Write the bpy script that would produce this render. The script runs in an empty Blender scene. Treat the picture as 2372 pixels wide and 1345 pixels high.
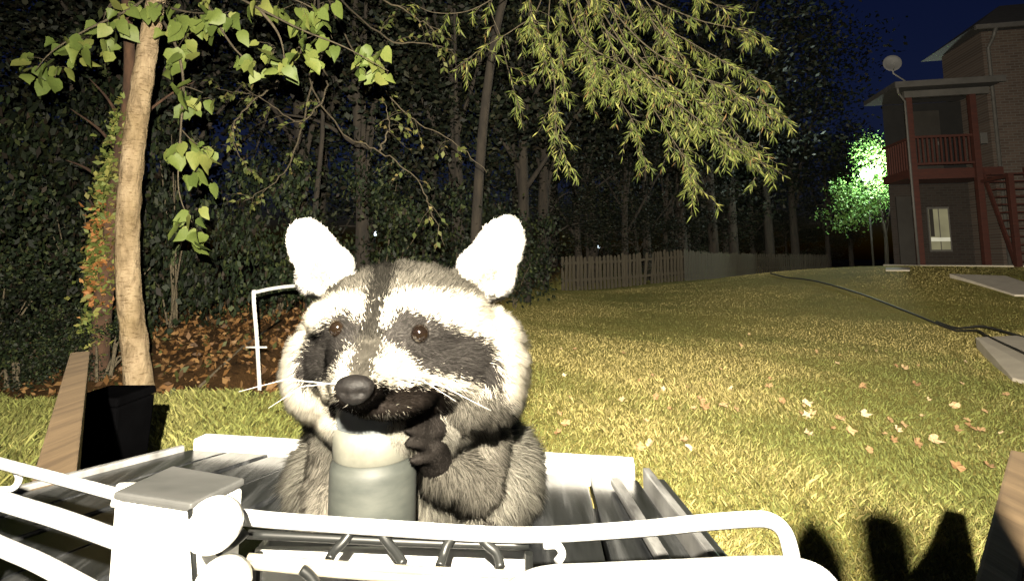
import bpy, bmesh, math, random
import numpy as np
from mathutils import Vector, Matrix, Quaternion
from mathutils.bvhtree import BVHTree

random.seed(7)
rng = np.random.default_rng(11)
sc = bpy.context.scene
col = sc.collection
R = math.radians

# ---------------------------------------------------------------- camera
CZ = 1.05                      # lens height above the lawn
PITCH = 6.0
F = 1186.0                     # focal length in photograph pixels (2372 wide, 18 mm on 36 mm)
CX, CY = 1186.0, 475.0
cam_d = bpy.data.cameras.new('camera')
cam_d.sensor_width = 36.0
cam_d.lens = 18.0
cam_d.shift_y = -(672.5 - CY) / 2372.0
cam_d.clip_start = 0.01
cam_d.clip_end = 3000
cam = bpy.data.objects.new('camera', cam_d)
cam.location = (0, 0, CZ)
cam.rotation_euler = (R(90 + PITCH), 0, 0)
col.objects.link(cam)
sc.camera = cam
_f = np.array([0, math.cos(R(PITCH)), math.sin(R(PITCH))])
_u = np.array([0, -math.sin(R(PITCH)), math.cos(R(PITCH))])
_x = np.array([1.0, 0, 0])
C0 = np.array([0, 0, CZ])

# ---------------------------------------------------------------- night sky
w = bpy.data.worlds.new('World')
sc.world = w
w.use_nodes = True
nt = w.node_tree
nt.nodes.clear()
o_ = nt.nodes.new('ShaderNodeOutputWorld')
b_ = nt.nodes.new('ShaderNodeBackground')
s_ = nt.nodes.new('ShaderNodeTexSky')
s_.sky_type = 'NISHITA'
s_.sun_disc = False
s_.sun_elevation = R(1.0)
s_.sun_rotation = R(180)
hs = nt.nodes.new('ShaderNodeMix')
hs.data_type = 'RGBA'
hs.blend_type = 'MULTIPLY'
hs.inputs[0].default_value = 1.0
hs.inputs[7].default_value = (0.11, 0.16, 0.62, 1)
nt.links.new(s_.outputs[0], hs.inputs[6])
nt.links.new(hs.outputs[2], b_.inputs[0])
nt.links.new(b_.outputs[0], o_.inputs[0])
b_.inputs[1].default_value = 0.05

# the moon: the single sun lamp, turned far down for the night
sun_d = bpy.data.lights.new('moon', 'SUN')
sun_d.energy = 0.012
sun_d.angle = R(0.5)
sun_d.color = (0.7, 0.8, 1.0)
sun = bpy.data.objects.new('moon', sun_d)
sun.rotation_euler = (R(50), 0, R(-30))
col.objects.link(sun)

# the security lamp that lights the yard, mounted just above and behind the lens
LPOS = np.array([-0.005, -0.18, CZ + 0.19])
ld = bpy.data.lights.new('security_lamp', 'SPOT')
ld.spot_size = R(144)
ld.spot_blend = 1.0
ld.energy = 1.0
ld.color = (1.0, 0.90, 0.72)
ld.shadow_soft_size = 0.006
ld.use_nodes = True
lt = ld.node_tree
em = [n for n in lt.nodes if n.type == 'EMISSION'][0]
fo = lt.nodes.new('ShaderNodeLightFalloff')
fo.inputs['Strength'].default_value = 1150.0
fo.inputs['Smooth'].default_value = 3.0
mx_ = lt.nodes.new('ShaderNodeMath')
mx_.operation = 'MULTIPLY_ADD'
mx_.inputs[1].default_value = 0.6
lt.links.new(fo.outputs['Linear'], mx_.inputs[0])
lt.links.new(fo.outputs['Quadratic'], mx_.inputs[2])
lt.links.new(mx_.outputs[0], em.inputs['Strength'])
lo = bpy.data.objects.new('security_lamp', ld)
lo.location = LPOS
lo.rotation_euler = Vector((0.0, 1.0, -0.06)).to_track_quat('-Z', 'Y').to_euler()
col.objects.link(lo)

sc.view_settings.view_transform = 'Standard'
sc.view_settings.look = 'None'
sc.view_settings.exposure = 0.0
sc.view_settings.gamma = 1.0
sc.view_settings.use_curve_mapping = False
sc.render.engine = 'CYCLES'
sc.cycles.use_denoising = True
sc.cycles.max_bounces = 4
sc.cycles.diffuse_bounces = 3
sc.cycles.glossy_bounces = 2
sc.cycles.transmission_bounces = 3
sc.cycles.caustics_reflective = False
sc.cycles.caustics_refractive = False


# ---------------------------------------------------------------- helpers
def P(px, py, d):
    """the point that a photograph pixel shows at distance d along the lens axis"""
    return C0 + _x * ((px - CX) / F * d) + _u * (-(py - CY) / F * d) + _f * d


def ray(px, py):
    return P(px, py, 1.0) - C0


def G(px, py, z=0.0):
    r = ray(px, py)
    return C0 + r * ((z - CZ) / r[2])


def to_px(p):
    """inverse of P for an (n,3) array: pixel column, row"""
    q = np.asarray(p, float) - C0
    d = q @ _f
    return np.stack([CX + q @ _x / d * F, CY - q @ _u / d * F], -1)


def sm(a, b, x):
    t = np.clip((np.asarray(x, float) - a) / (b - a), 0, 1)
    return t * t * (3 - 2 * t)


def edge_y(x):
    x = np.asarray(x, float)
    return np.where(x < -1.7, 4.15 + 0.05 * np.sin(x * 2.1), 4.15 + (x + 1.7) * 4.2)


def lawn_mask(x, y):
    e = np.minimum(edge_y(x), 60)
    return sm(-0.10, 0.10, e + 0.06 * np.sin(x * 7.3) + 0.05 * np.sin(x * 17.1 + 1) - y)


def terrain(x, y):
    x = np.asarray(x, float)
    y = np.asarray(y, float)
    z = 0.86 * sm(2.0, 10.5, x) * sm(2.5, 12.5, y) * (1 - 0.78 * sm(14.0, 23, y))
    z = z + 0.015 * np.sin(x * 1.3 + 0.7) * np.sin(y * 1.1)
    lm = lawn_mask(x, y)
    bank = sm(4.0, 8.5, y) * 0.30 + sm(8, 30, y) * 0.8
    side = 0.10 * np.exp(-((y - edge_y(x) - 0.4) / 0.35) ** 2)
    z = z + (1 - lm) * (bank * sm(3.0, -1.0, x - 0.25 * (y - 4)) - side - 0.02)
    # shallow runnel through the leaf litter
    cx = -2.42 + 0.035 * (y - 4.2)
    z = z - 0.16 * (1 - lm) * np.exp(-((x - cx) / 0.10) ** 2) * sm(4.1, 4.5, y) * sm(8.0, 6.5, y)
    return z


def GT(px, py):
    r = ray(px, py)
    t = 0.6
    while t < 90:
        p = C0 + r * t
        if p[2] < terrain(p[0], p[1]):
            break
        t *= 1.01
    lo_, hi_ = t / 1.01, t
    for _ in range(24):
        m = (lo_ + hi_) / 2
        p = C0 + r * m
        if p[2] < terrain(p[0], p[1]):
            hi_ = m
        else:
            lo_ = m
    return C0 + r * hi_


def tag(o, label=None, cat=None, group=None, kind=None):
    if label:
        o['label'] = label
    if cat:
        o['category'] = cat
    if group:
        o['group'] = group
    if kind:
        o['kind'] = kind
    return o


def empty(name, loc, rz=0.0):
    o = bpy.data.objects.new(name, None)
    o.empty_display_size = 0.1
    o.location = Vector(loc)
    o.rotation_euler = (0, 0, rz)
    col.objects.link(o)
    return o


def setparent(o, parent):
    if parent is not None:
        o.parent = parent
        m = Matrix.Identity(4)
        p = parent
        while p is not None:
            m = (Matrix.Translation(p.location) @ p.rotation_euler.to_matrix().to_4x4()
                 @ Matrix.Diagonal((*p.scale, 1))) @ m
            p = p.parent
        o.matrix_parent_inverse = m.inverted()


def link(name, me, mat, parent=None, local=False):
    o = bpy.data.objects.new(name, me)
    if mat is not None:
        if len(me.materials) == 0:
            me.materials.append(mat)
    col.objects.link(o)
    if parent is not None:
        if local:
            o.parent = parent
        else:
            setparent(o, parent)
    return o


def np_mesh(name, V, Fc, smooth=False, colors=None, normals=None):
    """V (n,3), Fc (m,k) all faces of one size"""
    V = np.asarray(V, np.float32)
    Fc = np.asarray(Fc, np.int32)
    me = bpy.data.meshes.new(name)
    k = Fc.shape[1]
    me.vertices.add(len(V))
    me.vertices.foreach_set('co', V.ravel())
    me.loops.add(Fc.size)
    me.loops.foreach_set('vertex_index', Fc.ravel())
    me.polygons.add(len(Fc))
    me.polygons.foreach_set('loop_start', np.arange(0, Fc.size, k, dtype=np.int32))
    me.polygons.foreach_set('loop_total', np.full(len(Fc), k, np.int32))
    me.update(calc_edges=True)
    if smooth:
        me.polygons.foreach_set('use_smooth', np.ones(len(Fc), bool))
    if colors is not None:
        a = me.attributes.new('col', 'FLOAT_COLOR', 'POINT')
        c = np.ones((len(V), 4), np.float32)
        c[:, :3] = colors
        a.data.foreach_set('color', c.ravel())
    if normals is not None:
        a = me.attributes.new('nrm', 'FLOAT_VECTOR', 'POINT')
        a.data.foreach_set('vector', np.asarray(normals, np.float32).ravel())
    return me


class MB:
    def __init__(self):
        self.v = []
        self.f = []

    def add(self, vs, fs):
        b = len(self.v)
        self.v += [tuple(map(float, q)) for q in vs]
        self.f += [tuple(i + b for i in q) for q in fs]
        return self

    def box(self, x0, x1, y0, y1, z0, z1):
        vs = [(x, y, z) for z in (z0, z1) for (x, y) in ((x0, y0), (x1, y0), (x1, y1), (x0, y1))]
        return self.add(vs, [(3, 2, 1, 0), (4, 5, 6, 7), (0, 1, 5, 4), (1, 2, 6, 5), (2, 3, 7, 6), (3, 0, 4, 7)])

    def hexa(self, bottom4, top4):
        return self.add(list(bottom4) + list(top4),
                        [(3, 2, 1, 0), (4, 5, 6, 7), (0, 1, 5, 4), (1, 2, 6, 5), (2, 3, 7, 6), (3, 0, 4, 7)])

    def tube(self, pts, rad, n=8, cap=True):
        pts = [Vector(p) for p in pts]
        if not hasattr(rad, '__len__'):
            rad = [rad] * len(pts)
        b = len(self.v)
        up = None
        for i, p in enumerate(pts):
            t = (pts[min(i + 1, len(pts) - 1)] - pts[max(i - 1, 0)]).normalized()
            if up is None:
                up = t.orthogonal().normalized()
            up = (up - t * up.dot(t))
            up = up.normalized() if up.length > 1e-6 else t.orthogonal().normalized()
            s = t.cross(up)
            for k in range(n):
                a = 2 * math.pi * k / n
                q = p + (up * math.cos(a) + s * math.sin(a)) * rad[i]
                self.v.append(tuple(q))
        for i in range(len(pts) - 1):
            for k in range(n):
                a0 = b + i * n + k
                a1 = b + i * n + (k + 1) % n
                self.f.append((a0, a1, a1 + n, a0 + n))
        if cap:
            self.f.append(tuple(b + k for k in reversed(range(n))))
            e = b + (len(pts) - 1) * n
            self.f.append(tuple(e + k for k in range(n)))
        return self

    def lathe(self, prof, c, n=24):
        b = len(self.v)
        for (r, z) in prof:
            for k in range(n):
                a = 2 * math.pi * k / n
                self.v.append((c[0] + r * math.cos(a), c[1] + r * math.sin(a), c[2] + z))
        for i in range(len(prof) - 1):
            for k in range(n):
                a0 = b + i * n + k
                a1 = b + i * n + (k + 1) % n
                self.f.append((a0, a1, a1 + n, a0 + n))
        return self

    def build(self, name, mat, parent=None, smooth=False, bevel=0, local=False, seg=2):
        me = bpy.data.meshes.new(name)
        me.from_pydata(self.v, [], self.f)
        bm = bmesh.new()
        bm.from_mesh(me)
        bmesh.ops.recalc_face_normals(bm, faces=bm.faces)
        if bevel:
            es = [e for e in bm.edges if len(e.link_faces) == 2 and e.calc_face_angle(0) > 0.5]
            bmesh.ops.bevel(bm, geom=es, offset=bevel, segments=seg, affect='EDGES', profile=0.6, clamp_overlap=True)
        if smooth:
            for f in bm.faces:
                f.smooth = len(f.verts) <= 4
        bm.to_mesh(me)
        bm.free()
        return link(name, me, mat, parent, local)


def smooth_path(pts, n=6):
    """Catmull-Rom through points of any dimension"""
    p = np.array(pts, float)
    p = np.vstack([2 * p[0] - p[1], p, 2 * p[-1] - p[-2]])
    out = []
    for i in range(1, len(p) - 2):
        for t in np.linspace(0, 1, n, endpoint=False):
            a, b, c, d = p[i - 1], p[i], p[i + 1], p[i + 2]
            out.append(0.5 * ((2 * b) + (-a + c) * t + (2 * a - 5 * b + 4 * c - d) * t * t
                              + (-a + 3 * b - 3 * c + d) * t ** 3))
    out.append(p[-2])
    return np.array(out)


# ---------------------------------------------------------------- materials
MATS = {}


def nodes_mat(name):
    m = bpy.data.materials.new(name)
    m.use_nodes = True
    t = m.node_tree
    b = t.nodes['Principled BSDF']
    MATS[name] = m
    return m, t, b


def ramp(t, fac, stops):
    r = t.nodes.new('ShaderNodeValToRGB')
    e = r.color_ramp.elements
    while len(e) < len(stops):
        e.new(0.5)
    for i, (p, c) in enumerate(stops):
        e[i].position = p
        e[i].color = (*c, 1)
    t.links.new(fac, r.inputs[0])
    return r.outputs[0]


def noise(t, scale, detail=4, rough=0.6, vec=None, stretch=None, coord='Object', dist=0.0):
    n = t.nodes.new('ShaderNodeTexNoise')
    n.inputs['Scale'].default_value = scale
    n.inputs['Detail'].default_value = detail
    n.inputs['Roughness'].default_value = rough
    n.inputs['Distortion'].default_value = dist
    tc = t.nodes.new('ShaderNodeTexCoord')
    src = tc.outputs[coord]
    if stretch:
        mp = t.nodes.new('ShaderNodeMapping')
        mp.inputs['Scale'].default_value = stretch
        t.links.new(src, mp.inputs[0])
        src = mp.outputs[0]
    t.links.new(src, n.inputs['Vector'])
    return n.outputs['Fac']


def bump(t, b, fac, strength, dist=0.01):
    n = t.nodes.new('ShaderNodeBump')
    n.inputs['Strength'].default_value = strength
    n.inputs['Distance'].default_value = dist
    t.links.new(fac, n.inputs['Height'])
    t.links.new(n.outputs[0], b.inputs['Normal'])


def M(name, c0, c1=None, scale=6, rough=0.7, stretch=None, bmp=0.0, bdist=0.01, detail=5, metal=0.0, spec=0.5, mid=None):
    m, t, b = nodes_mat(name)
    c1 = c1 or tuple(v * 1.35 for v in c0)
    n = noise(t, scale, detail, stretch=stretch)
    stops = [(0.3, c0), (0.7, c1)] if mid is None else [(0.28, c0), (0.5, mid), (0.72, c1)]
    t.links.new(ramp(t, n, stops), b.inputs['Base Color'])
    b.inputs['Roughness'].default_value = rough
    b.inputs['Metallic'].default_value = metal
    b.inputs['Specular IOR Level'].default_value = spec
    if bmp:
        bump(t, b, n, bmp, bdist)
    return m


def leaf_mat(name, c0, c1, c2=None, rough=0.55, trans=0.25):
    """leaf colour varies from leaf object to leaf object and over the leaf"""
    m, t, b = nodes_mat(name)
    oi = t.nodes.new('ShaderNodeObjectInfo')
    n = noise(t, 9, 3)
    ad = t.nodes.new('ShaderNodeMath')
    ad.operation = 'MULTIPLY_ADD'
    ad.inputs[1].default_value = 0.55
    t.links.new(oi.outputs['Random'], ad.inputs[0])
    ml = t.nodes.new('ShaderNodeMath')
    ml.operation = 'MULTIPLY'
    ml.inputs[1].default_value = 0.5
    t.links.new(n, ml.inputs[0])
    t.links.new(ml.outputs[0], ad.inputs[2])
    stops = [(0.15, c0), (0.75, c1)] if c2 is None else [(0.15, c0), (0.6, c1), (0.85, c2)]
    t.links.new(ramp(t, ad.outputs[0], stops), b.inputs['Base Color'])
    b.inputs['Roughness'].default_value = rough
    b.inputs['Specular IOR Level'].default_value = 0.3
    return m


def attr_mat(name, rough=0.7, use_normal=False, spec=0.2, gain=None):
    m, t, b = nodes_mat(name)
    a = t.nodes.new('ShaderNodeAttribute')
    a.attribute_name = 'col'
    t.links.new(a.outputs['Color'], b.inputs['Base Color'])
    b.inputs['Roughness'].default_value = rough
    b.inputs['Specular IOR Level'].default_value = spec
    if use_normal:
        an = t.nodes.new('ShaderNodeAttribute')
        an.attribute_name = 'nrm'
        t.links.new(an.outputs['Vector'], b.inputs['Normal'])
    return m


def emit_mat(name, c, s):
    m, t, b = nodes_mat(name)
    n = noise(t, 2.0, 2)
    b.inputs['Base Color'].default_value = (0.05, 0.05, 0.05, 1)
    t.links.new(ramp(t, n, [(0.3, tuple(v * 0.7 for v in c)), (0.7, c)]), b.inputs['Emission Color'])
    b.inputs['Emission Strength'].default_value = s
    return m


# ground: lawn and leaf litter by the attribute 'col' red channel
def ground_material():
    m, t, b = nodes_mat('ground')
    a = t.nodes.new('ShaderNodeAttribute')
    a.attribute_name = 'col'
    sep = t.nodes.new('ShaderNodeSeparateColor')
    t.links.new(a.outputs['Color'], sep.inputs[0])
    big = noise(t, 0.55, 4, 0.6, dist=0.6)
    midn = noise(t, 5.0, 5, 0.65)
    fine = noise(t, 70.0, 3, 0.7)
    def mixc(fac, A, B):
        x = t.nodes.new('ShaderNodeMix')
        x.data_type = 'RGBA'
        if isinstance(fac, float):
            x.inputs[0].default_value = fac
        else:
            t.links.new(fac, x.inputs[0])
        t.links.new(A, x.inputs[6])
        t.links.new(B, x.inputs[7])
        return x.outputs[2]
    g1 = ramp(t, big, [(0.35, (0.22, 0.22, 0.055)), (0.52, (0.36, 0.315, 0.085)), (0.68, (0.47, 0.37, 0.11))])
    g2 = ramp(t, midn, [(0.3, (0.16, 0.165, 0.042)), (0.5, (0.33, 0.29, 0.08)), (0.72, (0.47, 0.38, 0.13))])
    g3 = ramp(t, fine, [(0.3, (0.06, 0.06, 0.016)), (0.55, (0.23, 0.20, 0.055)), (0.75, (0.42, 0.34, 0.12))])
    lawn = mixc(0.45, mixc(0.5, g1, g2), g3)
    l1 = ramp(t, noise(t, 26, 5, 0.7), [(0.3, (0.014, 0.008, 0.004)), (0.5, (0.055, 0.029, 0.011)), (0.72, (0.13, 0.075, 0.03))])
    l2 = ramp(t, noise(t, 2.2, 4), [(0.35, (0.026, 0.015, 0.007)), (0.65, (0.08, 0.043, 0.016))])
    lit = mixc(0.5, l1, l2)
    t.links.new(mixc(sep.outputs[0], lit, lawn), b.inputs['Base Color'])
    b.inputs['Roughness'].default_value = 0.95
    b.inputs['Specular IOR Level'].default_value = 0.1
    bump(t, b, fine, 0.9, 0.03)
    return m


ground_material()
attr_mat('grass_blade', 0.75)
attr_mat('leaf_attr', 0.6)
attr_mat('fur', 0.85, True, 0.05)


def soften_fur():
    t = MATS['fur'].node_tree
    b = t.nodes['Principled BSDF']
    tr = t.nodes.new('ShaderNodeBsdfTranslucent')
    a = [n for n in t.nodes if n.type == 'ATTRIBUTE' and n.attribute_name == 'col'][0]
    t.links.new(a.outputs['Color'], tr.inputs['Color'])
    mx = t.nodes.new('ShaderNodeMixShader')
    mx.inputs[0].default_value = 0.40
    t.links.new(b.outputs[0], mx.inputs[1])
    t.links.new(tr.outputs[0], mx.inputs[2])
    t.links.new(mx.outputs[0], t.nodes['Material Output'].inputs['Surface'])


soften_fur()
attr_mat('skin', 0.8, False, 0.1)


def pale_bark():
    m, t, b = nodes_mat('bark_pale')
    n1 = noise(t, 11, 9, 0.65, stretch=(1, 1, 0.45), dist=0.4)
    n2 = noise(t, 34, 6, 0.7, stretch=(0.5, 0.5, 2.2))
    n3 = noise(t, 3.0, 3)
    c1 = ramp(t, n1, [(0.30, (0.17, 0.125, 0.075)), (0.5, (0.36, 0.275, 0.175)), (0.72, (0.48, 0.38, 0.25))])
    c2 = ramp(t, n2, [(0.33, (0.35, 0.30, 0.24)), (0.47, (1, 1, 1))])
    c3 = ramp(t, n3, [(0.35, (0.72, 0.70, 0.62)), (0.65, (1, 1, 1))])
    prev = c1
    for c in (c2, c3):
        x = t.nodes.new('ShaderNodeMix')
        x.data_type = 'RGBA'
        x.blend_type = 'MULTIPLY'
        x.inputs[0].default_value = 1.0
        t.links.new(prev, x.inputs[6])
        t.links.new(c, x.inputs[7])
        prev = x.outputs[2]
    t.links.new(prev, b.inputs['Base Color'])
    b.inputs['Roughness'].default_value = 0.95
    b.inputs['Specular IOR Level'].default_value = 0.15
    bump(t, b, n1, 1.0, 0.05)


pale_bark()
M('bark_scar', (0.05, 0.03, 0.015), (0.16, 0.09, 0.04), scale=20, rough=0.95, bmp=0.8)
M('bark_dark', (0.012, 0.010, 0.008), (0.035, 0.028, 0.02), scale=9, rough=0.95, stretch=(1, 1, 0.3), bmp=0.8, bdist=0.03)
M('bark_vine', (0.025, 0.013, 0.008), (0.085, 0.045, 0.024), scale=12, rough=0.95, stretch=(1, 1, 0.4), bmp=0.8, bdist=0.03)
M('twig', (0.04, 0.032, 0.02), (0.11, 0.09, 0.055), scale=30, rough=0.9)
leaf_mat('heart_leaf', (0.055, 0.085, 0.018), (0.12, 0.155, 0.036), (0.19, 0.20, 0.055))
leaf_mat('fallen', (0.22, 0.12, 0.05), (0.44, 0.31, 0.16), (0.64, 0.52, 0.34), rough=0.8)
M('wood_rail', (0.085, 0.055, 0.028), (0.17, 0.115, 0.06), scale=10, rough=0.85, stretch=(6, 0.5, 6), bmp=0.35, bdist=0.004, detail=8)
M('wood_fence', (0.032, 0.027, 0.018), (0.072, 0.062, 0.042), scale=5, rough=0.95, stretch=(5, 5, 0.6), bmp=0.4)
M('white_paint', (0.62, 0.62, 0.60), (0.74, 0.74, 0.72), scale=30, rough=0.35, detail=3)
M('white_wire', (0.52, 0.53, 0.53), (0.70, 0.71, 0.71), scale=60, rough=0.3, bmp=0.15, bdist=0.001)
M('white_cap', (0.6, 0.6, 0.57), (0.72, 0.72, 0.69), scale=25, rough=0.3)
M('grey_cap', (0.055, 0.057, 0.055), (0.10, 0.10, 0.098), scale=14, rough=0.5, stretch=(1, 3, 1))
M('black_plastic', (0.008, 0.009, 0.009), (0.020, 0.021, 0.020), scale=18, rough=0.4)
M('tray_plank', (0.003, 0.0035, 0.004), (0.060, 0.062, 0.064), scale=9, rough=0.24, stretch=(9, 0.8, 1), bmp=0.3, bdist=0.002, detail=7, mid=(0.014, 0.015, 0.016))
M('tray_lip', (0.05, 0.05, 0.05), (0.25, 0.25, 0.245), scale=16, rough=0.35, stretch=(3, 1, 1))
M('tan_wire', (0.24, 0.215, 0.165), (0.36, 0.33, 0.26), scale=40, rough=0.45)
M('jar_grey', (0.035, 0.040, 0.036), (0.070, 0.075, 0.066), scale=30, rough=0.6, detail=8, stretch=(1, 1, 3))
M('jar_band', (0.11, 0.11, 0.09), (0.17, 0.17, 0.14), scale=70, rough=0.6, detail=8)
M('jar_lid', (0.085, 0.095, 0.10), (0.12, 0.13, 0.135), scale=40, rough=0.6)
M('steel_pipe', (0.50, 0.51, 0.50), (0.68, 0.68, 0.66), scale=12, rough=0.4)
M('concrete', (0.50, 0.45, 0.36), (0.62, 0.57, 0.46), scale=5, rough=0.95, bmp=0.25, detail=9)
M('hose', (0.012, 0.012, 0.010), (0.03, 0.03, 0.024), scale=30, rough=0.6)
M('red_wood', (0.036, 0.0085, 0.0045), (0.06, 0.014, 0.007), scale=4, rough=0.75, stretch=(1, 1, 5), bmp=0.2)
M('pale_trim', (0.06, 0.058, 0.052), (0.095, 0.09, 0.082), scale=3, rough=0.6)
M('roof_dark', (0.02, 0.02, 0.019), (0.04, 0.038, 0.036), scale=8, rough=0.95, bmp=0.4)
M('door_paint', (0.022, 0.02, 0.017), (0.032, 0.03, 0.026), scale=3, rough=0.5)
M('dish', (0.13, 0.13, 0.125), (0.18, 0.18, 0.175), scale=3, rough=0.5)
M('nose_skin', (0.004, 0.0035, 0.0035), (0.012, 0.010, 0.009), scale=420, rough=0.6, bmp=0.6, bdist=0.0008, spec=0.3)
M('whisker', (0.55, 0.55, 0.5), (0.75, 0.75, 0.7), scale=5, rough=0.4)
M('shade_black', (0.0012, 0.0012, 0.0014), (0.002, 0.002, 0.0023), scale=9, rough=1.0, spec=0.0)
M('siding_dark', (0.004, 0.004, 0.004), (0.008, 0.0078, 0.0075), scale=5, rough=0.9)
M('dark_pole', (0.02, 0.02, 0.02), (0.04, 0.04, 0.04), scale=8, rough=0.6)
emit_mat('window_glow', (0.36, 0.33, 0.17), 0.55)
emit_mat('window_bright', (0.80, 0.76, 0.55), 0.8)
emit_mat('lamp_glow', (0.85, 1.0, 0.90), 14.0)
emit_mat('far_glow', (0.75, 0.9, 1.0), 5.0)


def brick_material(name, g):
    m, t, b = nodes_mat(name)
    tc = t.nodes.new('ShaderNodeTexCoord')
    mp = t.nodes.new('ShaderNodeMapping')
    mp.inputs['Rotation'].default_value = (R(90), 0, 0)
    t.links.new(tc.outputs['Object'], mp.inputs[0])
    br = t.nodes.new('ShaderNodeTexBrick')
    br.inputs['Scale'].default_value = 1.0
    br.inputs['Brick Width'].default_value = 0.21
    br.inputs['Row Height'].default_value = 0.075
    br.inputs['Mortar Size'].default_value = 0.010
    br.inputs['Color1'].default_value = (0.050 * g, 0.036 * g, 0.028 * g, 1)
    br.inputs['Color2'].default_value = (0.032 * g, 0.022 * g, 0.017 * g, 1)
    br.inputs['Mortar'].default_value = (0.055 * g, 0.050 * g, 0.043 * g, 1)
    t.links.new(mp.outputs[0], br.inputs['Vector'])
    t.links.new(br.outputs['Color'], b.inputs['Base Color'])
    b.inputs['Roughness'].default_value = 0.95
    bump(t, b, br.outputs['Fac'], -0.4, 0.01)


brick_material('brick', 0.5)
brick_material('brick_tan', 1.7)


def eye_material():
    m, t, b = nodes_mat('eye')
    n = noise(t, 40, 2)
    t.links.new(ramp(t, n, [(0.3, (0.004, 0.003, 0.003)), (0.8, (0.02, 0.012, 0.006))]), b.inputs['Base Color'])
    b.inputs['Roughness'].default_value = 0.06
    b.inputs['Specular IOR Level'].default_value = 0.9
    b.inputs['Coat Weight'].default_value = 0.8
    b.inputs['Coat Roughness'].default_value = 0.12


eye_material()


# ---------------------------------------------------------------- ground
def warp(n, near, far):
    t = np.linspace(-1, 1, n)
    return np.sign(t) * (near * np.abs(t) + (far - near) * np.abs(t) ** 5)


gx = warp(420, 16, 400)
gy = np.concatenate([np.linspace(-300, -3, 14), np.linspace(-2.9, 12, 300), np.linspace(12.1, 40, 90), np.geomspace(41, 900, 30)])
XX, YY = np.meshgrid(gx, gy)
ZZ = terrain(XX, YY)
V = np.stack([XX, YY, ZZ], -1).reshape(-1, 3)
nx, ny = len(gx), len(gy)
I = np.arange(nx * ny).reshape(ny, nx)
Fq = np.stack([I[:-1, :-1], I[:-1, 1:], I[1:, 1:], I[1:, :-1]], -1).reshape(-1, 4)
lm = lawn_mask(XX, YY).ravel()
tag(link('ground', np_mesh('ground', V, Fq, True, np.stack([lm, lm, lm], -1)), MATS['ground']), kind='structure')


def rand_rot(n, g=rng):
    q = g.normal(size=(n, 4))
    q /= np.linalg.norm(q, axis=1)[:, None]
    a, b, c, d = q.T
    return np.stack([np.stack([1 - 2 * (c * c + d * d), 2 * (b * c - d * a), 2 * (b * d + c * a)], -1),
                     np.stack([2 * (b * c + d * a), 1 - 2 * (b * b + d * d), 2 * (c * d - b * a)], -1),
                     np.stack([2 * (b * d - c * a), 2 * (c * d + b * a), 1 - 2 * (b * b + c * c)], -1)], 1)


LEAF4 = np.array([[0, 0, 0], [0.28, 0.45, 0.06], [0, 1, -0.05], [-0.28, 0.45, 0.06]])


def leaf_cloud(name, pos, size, colr, rot=None, shape=LEAF4, width=1.0):
    n = len(pos)
    rot = rand_rot(n) if rot is None else rot
    s = np.asarray(size).reshape(-1, 1, 1) * np.array([width, 1, 1])
    V = np.einsum('nij,nkj->nki', rot, np.broadcast_to(shape, (n, 4, 3)) * s) + pos[:, None, :]
    Fc = np.arange(4 * n).reshape(n, 4)
    return np_mesh(name, V.reshape(-1, 3), Fc, False, np.repeat(colr, 4, 0))


def mixcol(n, cols, probs, jit=0.25):
    c = np.array(cols)[rng.choice(len(cols), n, p=probs)]
    return c * (1 + jit * rng.uniform(-1, 1, (n, 1)))


# grass blades of the lawn
def grass():
    N = 620000
    # ground density falls with distance from the lens
    d = 1.25 * np.exp(rng.uniform(0, 1, N) ** 0.85 * math.log(17 / 1.25))
    ang = rng.uniform(-1.35, 1.35, N)
    x, y = d * ang, d
    keep = (lawn_mask(x, y) > 0.35)
    x, y, d = x[keep], y[keep], d[keep]
    n = len(x)
    left = sm(0.0, -1.2, x)
    pat = np.sin(x * 1.7 + 1.1 * np.sin(y * 0.9)) + np.sin(y * 1.3 + 0.8 * np.sin(x * 1.1)) + 0.7 * np.sin(x * 4.1 + y * 3.3)
    tan = sm(-1.5, 1.0, pat + rng.normal(0, 0.7, n)) * (1 - 0.6 * left) + 0.08
    green = np.array([0.160, 0.185, 0.048])
    straw = np.array([0.38, 0.325, 0.125])
    cc = green * (1 - tan[:, None]) + straw * tan[:, None]
    cc = cc * rng.uniform(0.45, 1.3, (n, 1))
    h = rng.gamma(5.0, 0.0044, n) * (1 + 0.55 * left) * (1 - 0.5 * sm(3, 9, d)) * (0.75 + 0.35 * sm(-1.5, 1.5, pat))
    wd = (0.0010 + 0.00042 * d) * rng.uniform(0.6, 1.4, n)
    a = rng.uniform(0, 2 * math.pi, n)
    la = 2.2 * np.sin(x * 2.3 + y) + rng.normal(0, 1.4, n)
    ln = rng.uniform(0.1, 1.1, n) * h
    z = terrain(x, y) - 0.004
    base = np.stack([x, y, z], -1)
    side = np.stack([np.cos(a) * wd, np.sin(a) * wd, np.zeros(n)], -1)
    lean = np.stack([np.cos(la) * ln, np.sin(la) * ln, h], -1)
    V = np.stack([base - side, base + side, base + lean * [0.42, 0.42, 0.62] + side * 0.7, base + lean], 1)
    V = np.stack([V[:, 0], V[:, 1], V[:, 2], V[:, 3]], 1).reshape(-1, 3)
    Fc = np.arange(4 * n).reshape(n, 4)
    o = link('grass', np_mesh('grass', V, Fc, False, np.repeat(cc, 4, 0)), MATS['grass_blade'])
    tag(o, 'short olive and straw coloured grass covering the lawn', 'grass', kind='stuff')


grass()


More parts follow.
